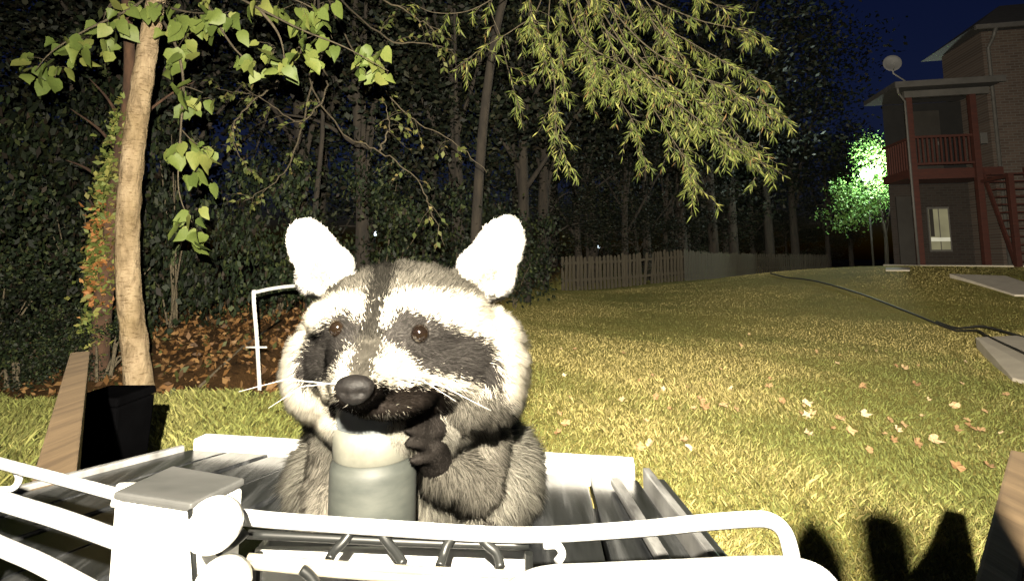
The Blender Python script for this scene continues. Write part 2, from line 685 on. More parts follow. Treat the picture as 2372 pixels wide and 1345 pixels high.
def litter():
    N = 16000
    x = rng.uniform(-9, 4, N)
    y = edge_y(x) + 0.15 + rng.gamma(1.6, 1.6, N)
    k = (lawn_mask(x, y) < 0.2) & (y < 14)
    x, y = x[k], y[k]
    n = len(x)
    pos = np.stack([x, y, terrain(x, y) + rng.uniform(0.0, 0.03, n)], -1)
    colr = mixcol(n, [(0.13, 0.066, 0.023), (0.065, 0.034, 0.014), (0.20, 0.115, 0.047), (0.045, 0.05, 0.015)], [0.4, 0.3, 0.2, 0.1])
    rot = rand_rot(n)
    o = link('leaf_litter', leaf_cloud('leaf_litter', pos, rng.uniform(0.04, 0.10, n), colr, rot), MATS['leaf_attr'])
    tag(o, 'brown leaf litter strewn under the trees past the lawn edge', 'leaf litter', kind='stuff')


litter()


# ---------------------------------------------------------------- woodland
def crown_mesh(name, n, rx, rz, zc, leaf, cols, probs, nclump=60, spread=0.34, hollow=0.35):
    u = rng.normal(size=(nclump, 3))
    u /= np.linalg.norm(u, axis=1)[:, None]
    r = (hollow + (1 - hollow) * rng.uniform(0, 1, (nclump, 1)) ** 0.6)
    cl = u * r * np.array([rx, rx, rz]) + np.array([0, 0, zc])
    ci = rng.integers(0, nclump, n)
    p = cl[ci] + rng.normal(size=(n, 3)) * spread * np.array([1.1, 1.1, 0.75])
    tone = rng.uniform(0.35, 1.6, nclump)[ci][:, None]
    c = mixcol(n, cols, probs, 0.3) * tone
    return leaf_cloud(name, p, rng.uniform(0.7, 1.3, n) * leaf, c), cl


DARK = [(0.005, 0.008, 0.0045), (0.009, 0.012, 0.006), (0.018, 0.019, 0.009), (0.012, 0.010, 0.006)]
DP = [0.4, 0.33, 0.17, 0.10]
CROWNS = []
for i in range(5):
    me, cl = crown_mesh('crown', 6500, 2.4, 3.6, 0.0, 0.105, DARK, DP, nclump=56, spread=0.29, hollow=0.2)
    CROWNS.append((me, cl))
TRUNKS = []


def wood_tree(x, y, h, i, s=1.0, label='dark leafy tree standing in the unlit wood behind the lawn', group='trees of the dark wood', zc=None):
    z0 = float(terrain(x, y))
    t = empty('woodland_tree', (x, y, z0))
    tag(t, label, 'tree', group)
    me, cl = CROWNS[i % len(CROWNS)]
    zc = zc if zc is not None else h * 0.60
    k = h * 0.44 / 3.6
    m = MB()
    r0 = 0.035 + 0.014 * h
    lean = random.uniform(-0.4, 0.4)
    path = smooth_path([(0, 0, -0.2), (lean * 0.2, 0.05, h * 0.25), (lean * 0.6, -0.05, h * 0.5), (lean, 0.1, h * 0.9)], 5)
    m.tube(path, np.linspace(r0, r0 * 0.25, len(path)), 8)
    for j in range(9):
        q = cl[(j * 7 + i * 3) % len(cl)] * np.array([k * 1.15 * s, k * 1.15 * s, k]) + np.array([lean * 0.8, 0, zc])
        st = path[int((0.3 + 0.06 * j) * (len(path) - 1))]
        mid = (st + q) / 2 + np.array([0, 0, 0.15])
        bp = smooth_path([st, mid, q], 4)
        m.tube(bp, np.linspace(r0 * 0.38, 0.012, len(bp)), 5)
    m.v = [tuple(np.array(v) + (x, y, z0)) for v in m.v]
    m.build('trunk', MATS['bark_dark'], t, smooth=True)
    c = bpy.data.objects.new('crown', me)
    if not me.materials:
        me.materials.append(MATS['leaf_attr'])
    col.objects.link(c)
    c.parent = t
    c.location = (lean * 0.8, 0, zc)
    c.scale = (k * 1.15 * s, k * 1.15 * s, k)
    c.rotation_euler = (0, 0, random.uniform(0, 6.28))
    c['kind'] = 'stuff'
    return t


# woodland: columns of the photograph from far left to the sky gap
wood = [(-9.5, 8.5, 8), (-7.4, 9.6, 9), (-5.6, 8.2, 7.5), (-4.2, 10.2, 9.5), (-2.6, 9.0, 8.0), (-1.1, 10.8, 9.5),
        (0.3, 12.6, 10), (-8.5, 12.5, 11), (-5.0, 13.2, 11.5), (-2.2, 13.6, 12), (0.9, 15.5, 12), (1.6, 20.5, 13.5),
        (3.6, 22.5, 13), (6.2, 23.5, 13), (8.6, 27.5, 14), (11.2, 31.0, 14.5), (-12.5, 10.5, 10), (-11.5, 14.5, 12),
        (5.0, 27.0, 15), (14.6, 35.0, 14.5), (17.6, 37.5, 12.5), (12.6, 38.5, 17), (2.2, 26, 15), (9.6, 36, 17),
        (-1.0, 17.5, 14), (-6.5, 17.0, 14), (-3.8, 16.0, 12), (0.2, 19.0, 12), (2.6, 19.8, 9), (4.6, 21.0, 9.5), (7.4, 24.8, 10), (9.8, 28.6, 11), (-9.5, 15.5, 12), (12.6, 33.5, 11), (16.4, 39.0, 13), (20.6, 42, 12), (24.6, 40, 11.5), (29.0, 44, 12.5), (12.8, 29.6, 19), (16.6, 33.0, 20), (19.6, 35.5, 19.5), (8.2, 24.6, 17), (10.4, 26.4, 18)]
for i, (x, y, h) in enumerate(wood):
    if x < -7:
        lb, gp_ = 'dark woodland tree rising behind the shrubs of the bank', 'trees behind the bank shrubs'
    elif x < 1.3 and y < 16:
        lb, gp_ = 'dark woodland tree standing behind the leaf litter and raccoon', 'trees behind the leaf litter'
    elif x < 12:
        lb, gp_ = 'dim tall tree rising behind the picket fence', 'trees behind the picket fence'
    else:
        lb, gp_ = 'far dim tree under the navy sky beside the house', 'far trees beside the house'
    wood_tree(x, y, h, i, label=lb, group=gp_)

# low thicket behind the fence and the litter, dark down to the ground
for i, (x, y, h) in enumerate([(3.2, 21.6, 5.0), (5.6, 22.6, 5.0), (8.2, 26.2, 5.5), (10.6, 30.0, 6.0), (13.4, 34.6, 6.5), (16.0, 37.2, 6.0), (19.2, 39.0, 6.5),
                               (22.5, 42.0, 6.5), (26.5, 43.0, 6.5), (1.2, 17.0, 4.6), (-1.6, 15.4, 5.0), (-4.0, 14.6, 5.0)]):
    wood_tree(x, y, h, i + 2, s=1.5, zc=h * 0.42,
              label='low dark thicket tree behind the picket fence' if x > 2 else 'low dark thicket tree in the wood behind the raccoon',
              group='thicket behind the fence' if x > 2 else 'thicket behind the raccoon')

# understorey shrubs on the left bank
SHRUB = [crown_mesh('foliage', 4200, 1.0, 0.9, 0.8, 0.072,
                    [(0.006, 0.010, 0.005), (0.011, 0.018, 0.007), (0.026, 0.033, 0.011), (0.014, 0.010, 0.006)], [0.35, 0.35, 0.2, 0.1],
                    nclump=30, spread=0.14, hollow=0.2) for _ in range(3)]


def shrub(x, y, s, sz, i, label, group=None):
    z0 = float(terrain(x, y))
    t = empty('shrub', (x, y, z0))
    tag(t, label, 'shrub', group)
    me, cl = SHRUB[i % 3]
    if not me.materials:
        me.materials.append(MATS['leaf_attr'])
    f = bpy.data.objects.new('foliage', me)
    col.objects.link(f)
    f.parent = t
    f.scale = (s, s, sz)
    f.rotation_euler = (0, 0, random.uniform(0, 6.28))
    f['kind'] = 'stuff'
    m = MB()
    for j in range(7):
        q = cl[(j * 5 + i) % len(cl)] * np.array([s, s, sz])
        a = np.array([0.05 * math.cos(j), 0.05 * math.sin(j), -0.1])
        bp = smooth_path([a, (a + q) * 0.5 + np.array([0, 0, 0.15]), q], 4)
        m.tube(bp + np.array([x, y, z0]), np.linspace(0.018, 0.004, len(bp)), 5)
    m.build('stem', MATS['twig'], t, smooth=True)


SL = 'dense dark green shrub on the bank left of the pale trunk'
for i, (x, y, s, sz) in enumerate([(-6.6, 5.6, 1.1, 1.6), (-5.6, 5.3, 0.9, 1.1), (-5.1, 6.2, 1.1, 1.9), (-4.55, 5.7, 0.7, 0.9),
                                   (-6.0, 7.2, 1.3, 2.3), (-7.6, 6.6, 1.4, 2.2), (-4.35, 6.7, 0.9, 1.7), (-4.9, 4.95, 0.6, 0.65), (-5.7, 4.85, 0.6, 0.55), (-4.45, 4.72, 0.36, 0.36), (-3.75, 4.85, 0.30, 0.30), (-5.2, 4.65, 0.4, 0.35),
                                   (-4.15, 4.95, 0.34, 0.40)]):
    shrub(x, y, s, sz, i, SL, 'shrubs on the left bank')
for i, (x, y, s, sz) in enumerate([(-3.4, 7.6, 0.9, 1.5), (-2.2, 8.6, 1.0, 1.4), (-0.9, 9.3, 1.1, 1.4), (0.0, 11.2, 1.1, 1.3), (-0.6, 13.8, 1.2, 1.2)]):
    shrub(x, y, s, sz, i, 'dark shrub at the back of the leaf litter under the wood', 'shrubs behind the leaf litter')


# ---------------------------------------------------------------- pale trunk tree with heart shaped leaves
def heart_mesh(fold, droop, sq, seed=0):
    rr = random.Random(seed)
    half = [(0, 0), (0.20, -0.07), (0.42, 0.06), (0.47, 0.30), (0.34, 0.58), (0.12, 0.86), (0, 1.0)]
    mid = [(0, 0), (0, 0.30), (0, 0.58), (0, 1.0)]
    vs, fs = [], []
    def pt(u, v):
        return (u * sq, v, abs(u) * fold - droop * v * v + 0.03 * math.sin(9 * v + 7 * abs(u)))
    for (u, v) in mid:
        vs.append(pt(u, v))
    R_ = []
    for (u, v) in half[1:-1]:
        vs.append(pt(u * rr.uniform(.82, 1.18), v + rr.uniform(-.05, .05)))
        R_.append(len(vs) - 1)
    L_ = []
    for (u, v) in half[1:-1]:
        vs.append(pt(-u * rr.uniform(.82, 1.18), v + rr.uniform(-.05, .05)))
        L_.append(len(vs) - 1)
    for S, fl in ((R_, False), (L_, True)):
        q = [(0, S[0], S[1], 1), (1, S[1], S[2]), (1, S[2], S[3], 2), (2, S[3], S[4], 3)]
        fs += [tuple(reversed(k)) if fl else k for k in q]
    me = bpy.data.meshes.new('leaf')
    me.from_pydata(vs, [], fs)
    me.materials.append(MATS['heart_leaf'])
    for p in me.polygons:
        p.use_smooth = True
    return me


HEARTS = [heart_mesh(random.uniform(-.2, .7), random.uniform(-.1, .55), random.uniform(.75, 1.1), k) for k in range(12)]
base = GT(325, 912)
DT = float((base - C0) @ _f)
tree = empty('pale_tree', base)
tag(tree, 'slender pale barked tree with curved trunk and heart shaped leaves at the lawn edge', 'tree')
tp = [(326, 930, 66), (322, 890, 58), (312, 800, 54), (300, 690, 50), (295, 590, 48), (297, 500, 47), (304, 400, 46), (316, 290, 45),
      (330, 190, 43), (345, 95, 40), (362, 0, 37), (376, -90, 34), (384, -200, 30)]
path = smooth_path([[*P(a, b, DT), w_ / F * DT / 2] for a, b, w_ in tp], 5)
m = MB()
rads = path[:, 3] * (1 + 0.03 * np.sin(np.arange(len(path)) * 1.9))
m.tube(path[:, :3], rads, 22)
for i_, v_ in enumerate(m.v):
    k_ = min(i_ // 22, len(path) - 1)
    c_ = path[k_, :3]
    f_ = 1 + 0.035 * math.sin(5.1 * i_ + 0.7 * k_) * math.sin(1.7 * k_) + random.gauss(0, 0.018)
    m.v[i_] = tuple(c_ + (np.array(v_) - c_) * f_)
trunk = m.build('trunk', MATS['bark_pale'], tree, smooth=True)
for (a, b, w_) in ((343, 138, 22), (352, 62, 14)):
    c = Vector(P(a, b, DT - w_ * 0 - 0.065))
    bm = bmesh.new()
    bmesh.ops.create_uvsphere(bm, u_segments=14, v_segments=8, radius=1)
    for v in bm.verts:
        v.co = Vector((v.co.x * w_ / F * DT * 0.75, v.co.y * 0.022, v.co.z * w_ / F * DT * (0.9 + 0.15 * math.sin(5 * v.co.x))))
        v.co += c
    me = bpy.data.meshes.new('knot')
    bm.to_mesh(me)
    bm.free()
    link('knot', me, MATS['bark_scar'], trunk)

crown = MB()
branches = [
    [(376, -90, 0), (330, 0, -.2), (260, 40, -.35), (190, 75, -.4), (120, 120, -.45), (80, 165, -.45)],
    [(362, 0, 0), (300, -10, .1), (255, 10, .2), (235, 60, .3)],
    [(360, 5, 0), (400, 20, -.2), (450, 30, -.3), (510, 30, -.4)],
    [(372, -60, 0), (480, -40, -.4), (600, 20, -.6), (700, 70, -.7), (800, 110, -.75), (900, 165, -.8)],
    [(600, 20, -.6), (640, 70, -.55), (655, 110, -.5), (660, 160, -.5)],
    [(376, -90, 0), (520, -80, -.2), (640, -20, -.1), (740, 30, 0), (770, 90, .1)],
    [(358, 20, 0), (390, 70, -.3), (415, 130, -.4), (425, 200, -.4), (420, 280, -.4), (415, 360, -.4), (413, 430, -.4), (425, 480, -.4), (445, 515, -.4)],
    [(420, 300, -.4), (450, 330, -.42), (490, 350, -.45)],
    [(425, 200, -.4), (445, 205, -.45), (470, 215, -.45)],
    [(440, -60, -.2), (520, 80, -.3), (560, 130, -.3), (590, 150, -.3)],
]
for bz in branches:
    bp = smooth_path([P(a, b, DT + dd) for a, b, dd in bz], 5)
    crown.tube(bp, np.linspace(0.013 if bz[0][1] < 60 else 0.005, 0.0025, len(bp)), 6)
clusters = [(75, 165, 22, 4), (100, 150, 30, 8), (92, 185, 12, 2), (135, 165, 22, 3), (165, 120, 28, 6), (205, 100, 30, 7), (240, 85, 25, 5), (250, 115, 18, 3),
            (262, 20, 30, 7), (300, 15, 25, 4), (275, 50, 22, 4), (380, 15, 30, 7), (405, 60, 32, 8), (430, 95, 26, 5), (415, 125, 24, 4), (395, 150, 16, 3),
            (450, 35, 30, 7), (490, 55, 30, 6), (520, 40, 24, 5), (478, 15, 26, 5), (335, 5, 20, 3),
            (425, 205, 20, 4), (440, 250, 22, 4), (470, 235, 16, 3), (440, 222, 18, 3),
            (420, 335, 22, 5), (450, 325, 16, 3), (470, 360, 26, 5), (500, 345, 16, 3), (455, 405, 20, 4), (490, 420, 12, 2), (410, 355, 10, 2),
            (435, 510, 18, 4), (455, 535, 22, 5), (470, 485, 12, 2), (425, 530, 14, 2), (445, 560, 12, 2),
            (555, 140, 14, 3), (590, 150, 14, 3), (640, 120, 26, 7), (670, 145, 26, 6), (640, 165, 22, 4), (690, 120, 24, 5),
            (600, 15, 28, 5), (640, 30, 26, 5), (700, 20, 30, 8), (735, 45, 26, 6), (690, 60, 20, 4), (750, 15, 24, 5), (745, 90, 18, 3),
            (840, 150, 22, 5), (875, 135, 26, 7), (890, 165, 24, 5), (850, 180, 18, 3), (830, 120, 14, 3), (770, 125, 14, 2), (560, 80, 16, 2), (720, 145, 14, 2)]
crown_o = None
leaves = []
for (a, b, sp, n) in clusters:
    for k in range(n):
        px, py = a + random.gauss(0, sp * 0.62), b + random.gauss(0, sp * 0.5)
        d = DT - 0.35 + random.uniform(-0.25, 0.2)
        if a > 560:
            d -= 0.2
        p = P(px, py, d)
        size = min(46, max(16, random.gauss(33, 9))) / F * d
        tip = Vector((random.gauss(0, 0.65), random.gauss(-0.15, 0.5), -1)).normalized()
        nr = Vector((random.gauss(0, 0.9), -0.8 + random.gauss(0, 0.6), random.gauss(0.35, 0.7)))
        nr = (nr - tip * nr.dot(tip)).normalized()
        xx = tip.cross(nr)
        leaves.append((p, size, Matrix((xx, tip, nr)).transposed()))
        q = P(a, b - sp * 0.4, DT - 0.35 - (0.2 if a > 560 else 0))
        crown.tube([q, (q + p) / 2 + np.array([0, 0, 0.012]), p], 0.0016, 4)
crown_o = crown.build('crown', MATS['twig'], tree, smooth=True)
for i, (p, size, rm) in enumerate(leaves[:295]):
    o = bpy.data.objects.new('leaf', HEARTS[i % 12])
    o.matrix_world = Matrix.Translation(Vector(p)) @ rm.to_4x4() @ Matrix.Diagonal((size, size, size, 1))
    col.objects.link(o)
    o.parent = crown_o


# ---------------------------------------------------------------- vine covered trunk behind it
vb = GT(232, 858)
DV = 4.75
vb = P(228, 850, DV)
vb[2] = float(terrain(vb[0], vb[1]))
vt = empty('vine_trunk_tree', vb)
tag(vt, 'leaning brown tree wrapped in reddish and green ivy behind the pale trunk', 'tree')
vp = [(226, 900, 44), (232, 790, 40), (240, 690, 38), (252, 580, 36), (268, 450, 34), (285, 330, 30), (298, 230, 26), (300, 120, 22), (292, 0, 18), (286, -120, 14)]
path = smooth_path([[*P(a, b, DV), w_ / F * DV / 2] for a, b, w_ in vp], 5)
m = MB()
m.tube(path[:, :3], path[:, 3], 10)
for bz in ([(290, 300), (250, 230), (205, 180)], [(285, 330), (330, 270), (400, 215), (450, 190)], [(280, 360), (230, 300), (160, 250)],
           [(298, 230), (340, 150), (352, 60)], [(270, 440), (200, 390), (150, 370)], [(262, 520), (225, 490), (195, 440)]):
    bp = smooth_path([P(a, b, DV + 0.1 * k) for k, (a, b) in enumerate(bz)], 6)
    m.tube(bp, np.linspace(0.022, 0.004, len(bp)), 5)
m.build('trunk', MATS['bark_vine'], vt, smooth=True)
n = 1700
ti = rng.uniform(0.10, 0.66, n) * (len(path) - 1)
ti = np.where(rng.uniform(0, 1, n) < 0.5, rng.uniform(0.26, 0.52, n) * (len(path) - 1), ti)
pc = path[ti.astype(int)]
off = rng.normal(size=(n, 3))
off[:, 1] = -np.abs(off[:, 1])
off /= np.linalg.norm(off, axis=1)[:, None]
pos = pc[:, :3] + off * (pc[:, 3:4] * rng.uniform(0.95, 1.9, (n, 1))) + np.stack([-rng.gamma(1.2, 0.03, n), np.zeros(n), rng.normal(0, 0.05, n)], -1)
redz = (ti / len(path) < 0.42) & (ti / len(path) > 0.2)
cg = mixcol(n, [(0.10, 0.125, 0.030), (0.16, 0.16, 0.045), (0.06, 0.08, 0.02)], [0.45, 0.3, 0.25])
cr = mixcol(n, [(0.22, 0.095, 0.03), (0.14, 0.13, 0.035), (0.26, 0.14, 0.05)], [0.45, 0.35, 0.2])
cc = np.where((redz & (rng.uniform(0, 1, n) < 0.6))[:, None], cr, cg)
o = link('crown', leaf_cloud('crown', pos, rng.uniform(0.04, 0.085, n), cc), MATS['leaf_attr'], vt)
o['kind'] = 'stuff'
o['label'] = 'ivy leaves, reddish low on the trunk'


# ---------------------------------------------------------------- narrow leaved tree overhanging the lawn
DW = 4.9
wb = np.array([-0.62, 8.4, 0.0])
wb[2] = float(terrain(wb[0], wb[1]))
wt = empty('narrow_leaf_tree', wb)
tag(wt, 'tree with long drooping sprays of narrow yellow green leaves above the fence', 'tree')
m = MB()
hub = P(1290, -160, 5.6)
path = smooth_path([wb - [0, 0, 0.2], wb + [0.05, 0.0, 2.0], wb + [0.25, -0.4, 4.0], (wb + [0.6, -0.8, 5.4]), hub + [0.2, 0.1, 0.4]], 5)
m.tube(path, np.linspace(0.10, 0.045, len(path)), 9)
m.build('trunk', MATS['bark_dark'], wt, smooth=True)
m = MB()
limbs = [
    [(1290, -160, 5.6), (1250, 10, 5.1), (1195, 65, 4.9), (1120, 110, 4.8), (1045, 165, 4.7)],
    [(1290, -160, 5.6), (1140, -30, 5.3), (1160, 90, 5.1), (1185, 190, 5.0), (1205, 250, 5.0)],
    [(1290, -160, 5.6), (1330, 60, 5.0), (1420, 140, 4.8), (1540, 190, 4.6), (1640, 240, 4.5), (1740, 225, 4.4), (1812, 268, 4.4)],
    [(1290, -160, 5.6), (1380, 40, 5.0), (1500, 150, 4.9), (1580, 260, 4.8), (1680, 330, 4.7), (1795, 395, 4.6)],
    [(1290, -160, 5.6), (1270, 60, 5.0), (1285, 200, 4.9), (1290, 310, 4.8), (1320, 385, 4.8)],
    [(1290, -160, 5.6), (1460, -30, 5.1), (1600, 40, 4.9), (1700, 65, 4.8), (1768, 80, 4.8)],
    [(1290, -160, 5.6), (1480, 20, 5.2), (1620, 110, 5.0), (1720, 165, 4.9), (1790, 200, 4.8)],
    [(1290, -160, 5.6), (1400, 80, 5.2), (1480, 200, 5.0), (1550, 310, 4.9), (1600, 390, 4.9), (1612, 430, 4.9)],
    [(1290, -160, 5.6), (1360, 60, 5.3), (1420, 200, 5.2), (1470, 290, 5.1), (1490, 360, 5.1)],
    [(1290, -160, 5.6), (1230, -20, 4.8), (1240, 60, 4.7), (1260, 130, 4.6)],
    [(1290, -160, 5.6), (1560, -60, 5.2), (1640, 0, 5.1), (1690, 30, 5.1)],
    [(1290, -160, 5.6), (1200, -50, 5.2), (1100, 20, 5.0), (1010, 30, 4.9), (950, 5, 4.9)],
    [(1290, -160, 5.6), (1450, 60, 4.7), (1580, 160, 4.5), (1680, 200, 4.4), (1745, 250, 4.4)],
    [(1290, -160, 5.6), (1440, 100, 4.6), (1560, 230, 4.5), (1650, 300, 4.4), (1700, 345, 4.4), (1740, 330, 4.4)],
]
for k in range(9):
    ex, ey = 1330 + 52 * k + random.gauss(0, 20), 120 + 28 * k + random.gauss(0, 55)
    dd = random.uniform(4.5, 5.1)
    limbs.append([(1290, -160, 5.6), (1290 + (ex - 1290) * 0.35, -60 + random.gauss(0, 20), dd + .3),
                  (1290 + (ex - 1290) * 0.75, ey * 0.55, dd + .1), (ex, ey, dd)])
dens = [0.45, 0.35, 1, 1, 0.8, 0.8, 1, 1, 1, 0.9, 0.7, 0.25, 1.1, 1.1] + [1.0] * 9
lp, lr, ls = [], [], []


def spray(p0, direc, length, nl, m):
    """a drooping twig with narrow leaves along it"""
    p = Vector(p0)
    v = Vector(direc).normalized()
    pts = [p.copy()]
    st = length / 5
    for _ in range(5):
        v = (v + Vector((random.gauss(0, .16), random.gauss(0, .16), -0.20 + random.gauss(0, .1)))).normalized()
        p = p + v * st
        pts.append(p.copy())
    m.tube(pts, [0.0035, 0.003, 0.0026, 0.002, 0.0016, 0.0012], 4)
    for k in range(nl):
        t = random.uniform(0.1, 1.0) * 5
        i = min(int(t), 4)
        q = pts[i].lerp(pts[i + 1], t - i)
        ax = (pts[i + 1] - pts[i]).normalized()
        sd = Vector((random.gauss(0, 1), random.gauss(0, 1), random.gauss(0, 1)))
        sd = (sd - ax * sd.dot(ax)).normalized()
        dr = (ax * 0.75 + sd * 0.75 + Vector((0, 0, -0.25))).normalized()
        nr = Vector((random.gauss(0, .6), -0.6 + random.gauss(0, .5), 0.5 + random.gauss(0, .5)))
        nr = (nr - dr * nr.dot(dr))
        nr = nr.normalized() if nr.length > 1e-3 else dr.orthogonal().normalized()
        xx = dr.cross(nr)
        lp.append(tuple(q))
        lr.append(((xx.x, dr.x, nr.x), (xx.y, dr.y, nr.y), (xx.z, dr.z, nr.z)))
        ls.append(random.uniform(0.055, 0.105))


for L, dn in zip(limbs, dens):
    bp = smooth_path([P(*q) for q in L], 8)
    m.tube(bp, np.linspace(0.008, 0.0018, len(bp)), 5)
    n0 = len(bp)
    for k in range(int(27 * dn)):
        t = random.uniform(0.30, 1.0) ** 0.9 * (n0 - 1)
        i = min(int(t), n0 - 2)
        p0 = bp[i] + (bp[i + 1] - bp[i]) * (t - i)
        dr = (bp[i + 1] - bp[i])
        dr = dr / np.linalg.norm(dr)
        sd = np.array([random.gauss(0, 0.8), random.gauss(0, 0.8), random.gauss(-0.25, 0.5)])
        spray(p0, dr * 0.8 + sd, random.uniform(0.12, 0.36), random.randint(9, 20), m)
m.build('limbs', MATS['twig'], wt, smooth=True)
nl = len(lp)
WL = np.array([[0, 0, 0], [0.068, 0.4, 0.03], [0.02, 1, -0.12], [-0.068, 0.4, 0.03]])
cc = mixcol(nl, [(0.12, 0.145, 0.034), (0.065, 0.088, 0.021), (0.21, 0.21, 0.06), (0.14, 0.09, 0.034)], [0.45, 0.33, 0.18, 0.04], 0.3)
o = link('crown', leaf_cloud('crown', np.array(lp), np.array(ls), cc, np.array(lr), WL), MATS['leaf_attr'], wt)
o['kind'] = 'stuff'

# slender understorey tree whose bare limbs reach over the middle
ub = np.array([-3.1, 7.9, 0.0])
ub[2] = float(terrain(ub[0], ub[1]))
ut = empty('understorey_tree', ub)
tag(ut, 'slender understorey tree with long bare grey limbs before the dark wood', 'tree')
m = MB()
top = P(735, -60, 7.2)
path = smooth_path([ub - [0, 0, .2], ub + [0.05, 0, 1.5], ub + [0.15, -0.1, 3.0], top], 6)
m.tube(path, np.linspace(0.055, 0.02, len(path)), 7)
m.build('trunk', MATS['bark_dark'], ut, smooth=True)
m = MB()
lp, lr, ls = [], [], []
ulimbs = [[(735, -60, 7.2), (720, 180, 6.6), (800, 310, 6.2), (880, 350, 6.0), (960, 410, 5.9), (1000, 490, 5.8), (1030, 565, 5.8)],
          [(735, -60, 7.2), (820, 120, 6.4), (890, 210, 6.2), (960, 280, 6.1), (1060, 335, 6.0), (1130, 400, 6.0)],
          [(730, 60, 7.1), (640, 190, 6.6), (570, 215, 6.4), (500, 205, 6.4)],
          [(725, 120, 7.0), (760, 200, 6.5), (700, 280, 6.3), (620, 240, 6.2), (550, 190, 6.2)],
          [(735, -60, 7.2), (880, 80, 6.0), (980, 100, 5.9), (1050, 115, 5.9)],
          [(735, -60, 7.2), (860, -10, 5.8), (960, 40, 5.7), (1030, 90, 5.7)],
          [(650, 190, 6.6), (560, 260, 6.4), (540, 330, 6.3), (580, 400, 6.3)],
          [(880, 350, 6.0), (900, 300, 5.9), (890, 240, 5.9)],
          [(730, 150, 7.0), (690, 330, 6.6), (640, 420, 6.5), (560, 470, 6.4)]]
for L in ulimbs:
    bp = smooth_path([P(*q) for q in L], 7)
    bp = bp + rng.normal(0, 0.012, bp.shape)
    m.tube(bp, np.linspace(0.014, 0.0035, len(bp)), 5)
    for k in range(9):
        i = random.randint(int(len(bp) * 0.35), len(bp) - 2)
        spray(bp[i], (bp[i + 1] - bp[i]) / np.linalg.norm(bp[i + 1] - bp[i]) + rng.normal(0, 0.7, 3), random.uniform(0.15, 0.4), random.randint(2, 9), m)
m.build('limbs', MATS['twig'], ut, smooth=True)
nl = len(lp)
cc = mixcol(nl, [(0.10, 0.11, 0.032), (0.07, 0.09, 0.025), (0.16, 0.13, 0.05)], [0.5, 0.35, 0.15], 0.3)
o = link('crown', leaf_cloud('crown', np.array(lp), np.array(ls) * 0.9, cc, np.array(lr), LEAF4), MATS['leaf_attr'], ut)
o['kind'] = 'stuff'


# ---------------------------------------------------------------- picket fence
def fence():
    runs = [((1.75, 17.4), (6.4, 19.2), 0.150), ((6.4, 19.2), (14.2, 30.0), 0.19), ((14.2, 30.0), (21.5, 35.0), 0.22)]
    root = empty('picket_fence', (1.75, 17.4, float(terrain(1.75, 17.4))))
    tag(root, 'weathered wooden picket fence along the back of the lawn', 'fence')
    pm = MB()
    w_, h_ = 0.052, 1.16
    out = [(-w_, 0), (w_, 0), (w_, h_ - 0.06), (w_ * 0.45, h_), (-w_ * 0.45, h_), (-w_, h_ - 0.06)]
    pm.add([(a, -0.009, b) for a, b in out] + [(a, 0.009, b) for a, b in out],
           [(0, 1, 2, 3, 4, 5), (11, 10, 9, 8, 7, 6)] + [(i, i + 6, (i + 1) % 6 + 6, (i + 1) % 6) for i in range(6)])
    me = bpy.data.meshes.new('picket')
    me.from_pydata(pm.v, [], pm.f)
    me.materials.append(MATS['wood_fence'])
    for ri, (a, b, st) in enumerate(runs):
        a, b = np.array(a), np.array(b)
        L = np.linalg.norm(b - a)
        dr = (b - a) / L
        ang = math.atan2(dr[1], dr[0])
        n = int(L / st)
        for i in range(n):
            if ri == 0 and i in (22,):
                continue
            p = a + dr * (i + 0.5) * st
            z = float(terrain(*p)) + random.uniform(-0.03, 0.02)
            o = bpy.data.objects.new('picket', me)
            tilt = random.gauss(0, 0.012)
            if ri == 0 and i in (21, 23):
                tilt = 0.12
            sx = 1.0 if ri == 0 else st / 0.165
            o.matrix_world = Matrix.Translation((p[0], p[1], z)) @ Matrix.Rotation(ang, 4, 'Z') @ Matrix.Rotation(tilt, 4, 'Y') @ Matrix.Diagonal((sx, 1, random.uniform(0.97, 1.03), 1))
            col.objects.link(o)
            o.parent = root
            o.matrix_parent_inverse = Matrix.Translation(-root.location)
        off = np.array([-dr[1], dr[0]]) * 0.035
        for zr in (0.28, 0.86):
            k = max(2, int(L / 2.4))
            for j in range(k):
                q0, q1 = a + dr * (L * j / k) + off, a + dr * (L * (j + 1) / k - 0.004) + off
                m = MB()
                n2 = np.array([-dr[1], dr[0]]) * 0.019
                z0, z1 = float(terrain(*q0)) + zr, float(terrain(*q1)) + zr
                m.hexa([(*(q0 - n2), z0), (*(q1 - n2), z1), (*(q1 + n2), z1), (*(q0 + n2), z0)],
                       [(*(q0 - n2), z0 + .085), (*(q1 - n2), z1 + .085), (*(q1 + n2), z1 + .085), (*(q0 + n2), z0 + .085)])
                m.build('rail', MATS['wood_fence'], root)
        k = max(2, int(L / 2.4))
        for j in range(k):
            q = a + dr * (L * j / k) + off * 2.9
            z = float(terrain(*q))
            MB().box(q[0] - .045, q[0] + .045, q[1] - .045, q[1] + .045, z - .2, z + 1.12).build('post', MATS['wood_fence'], root)


fence()


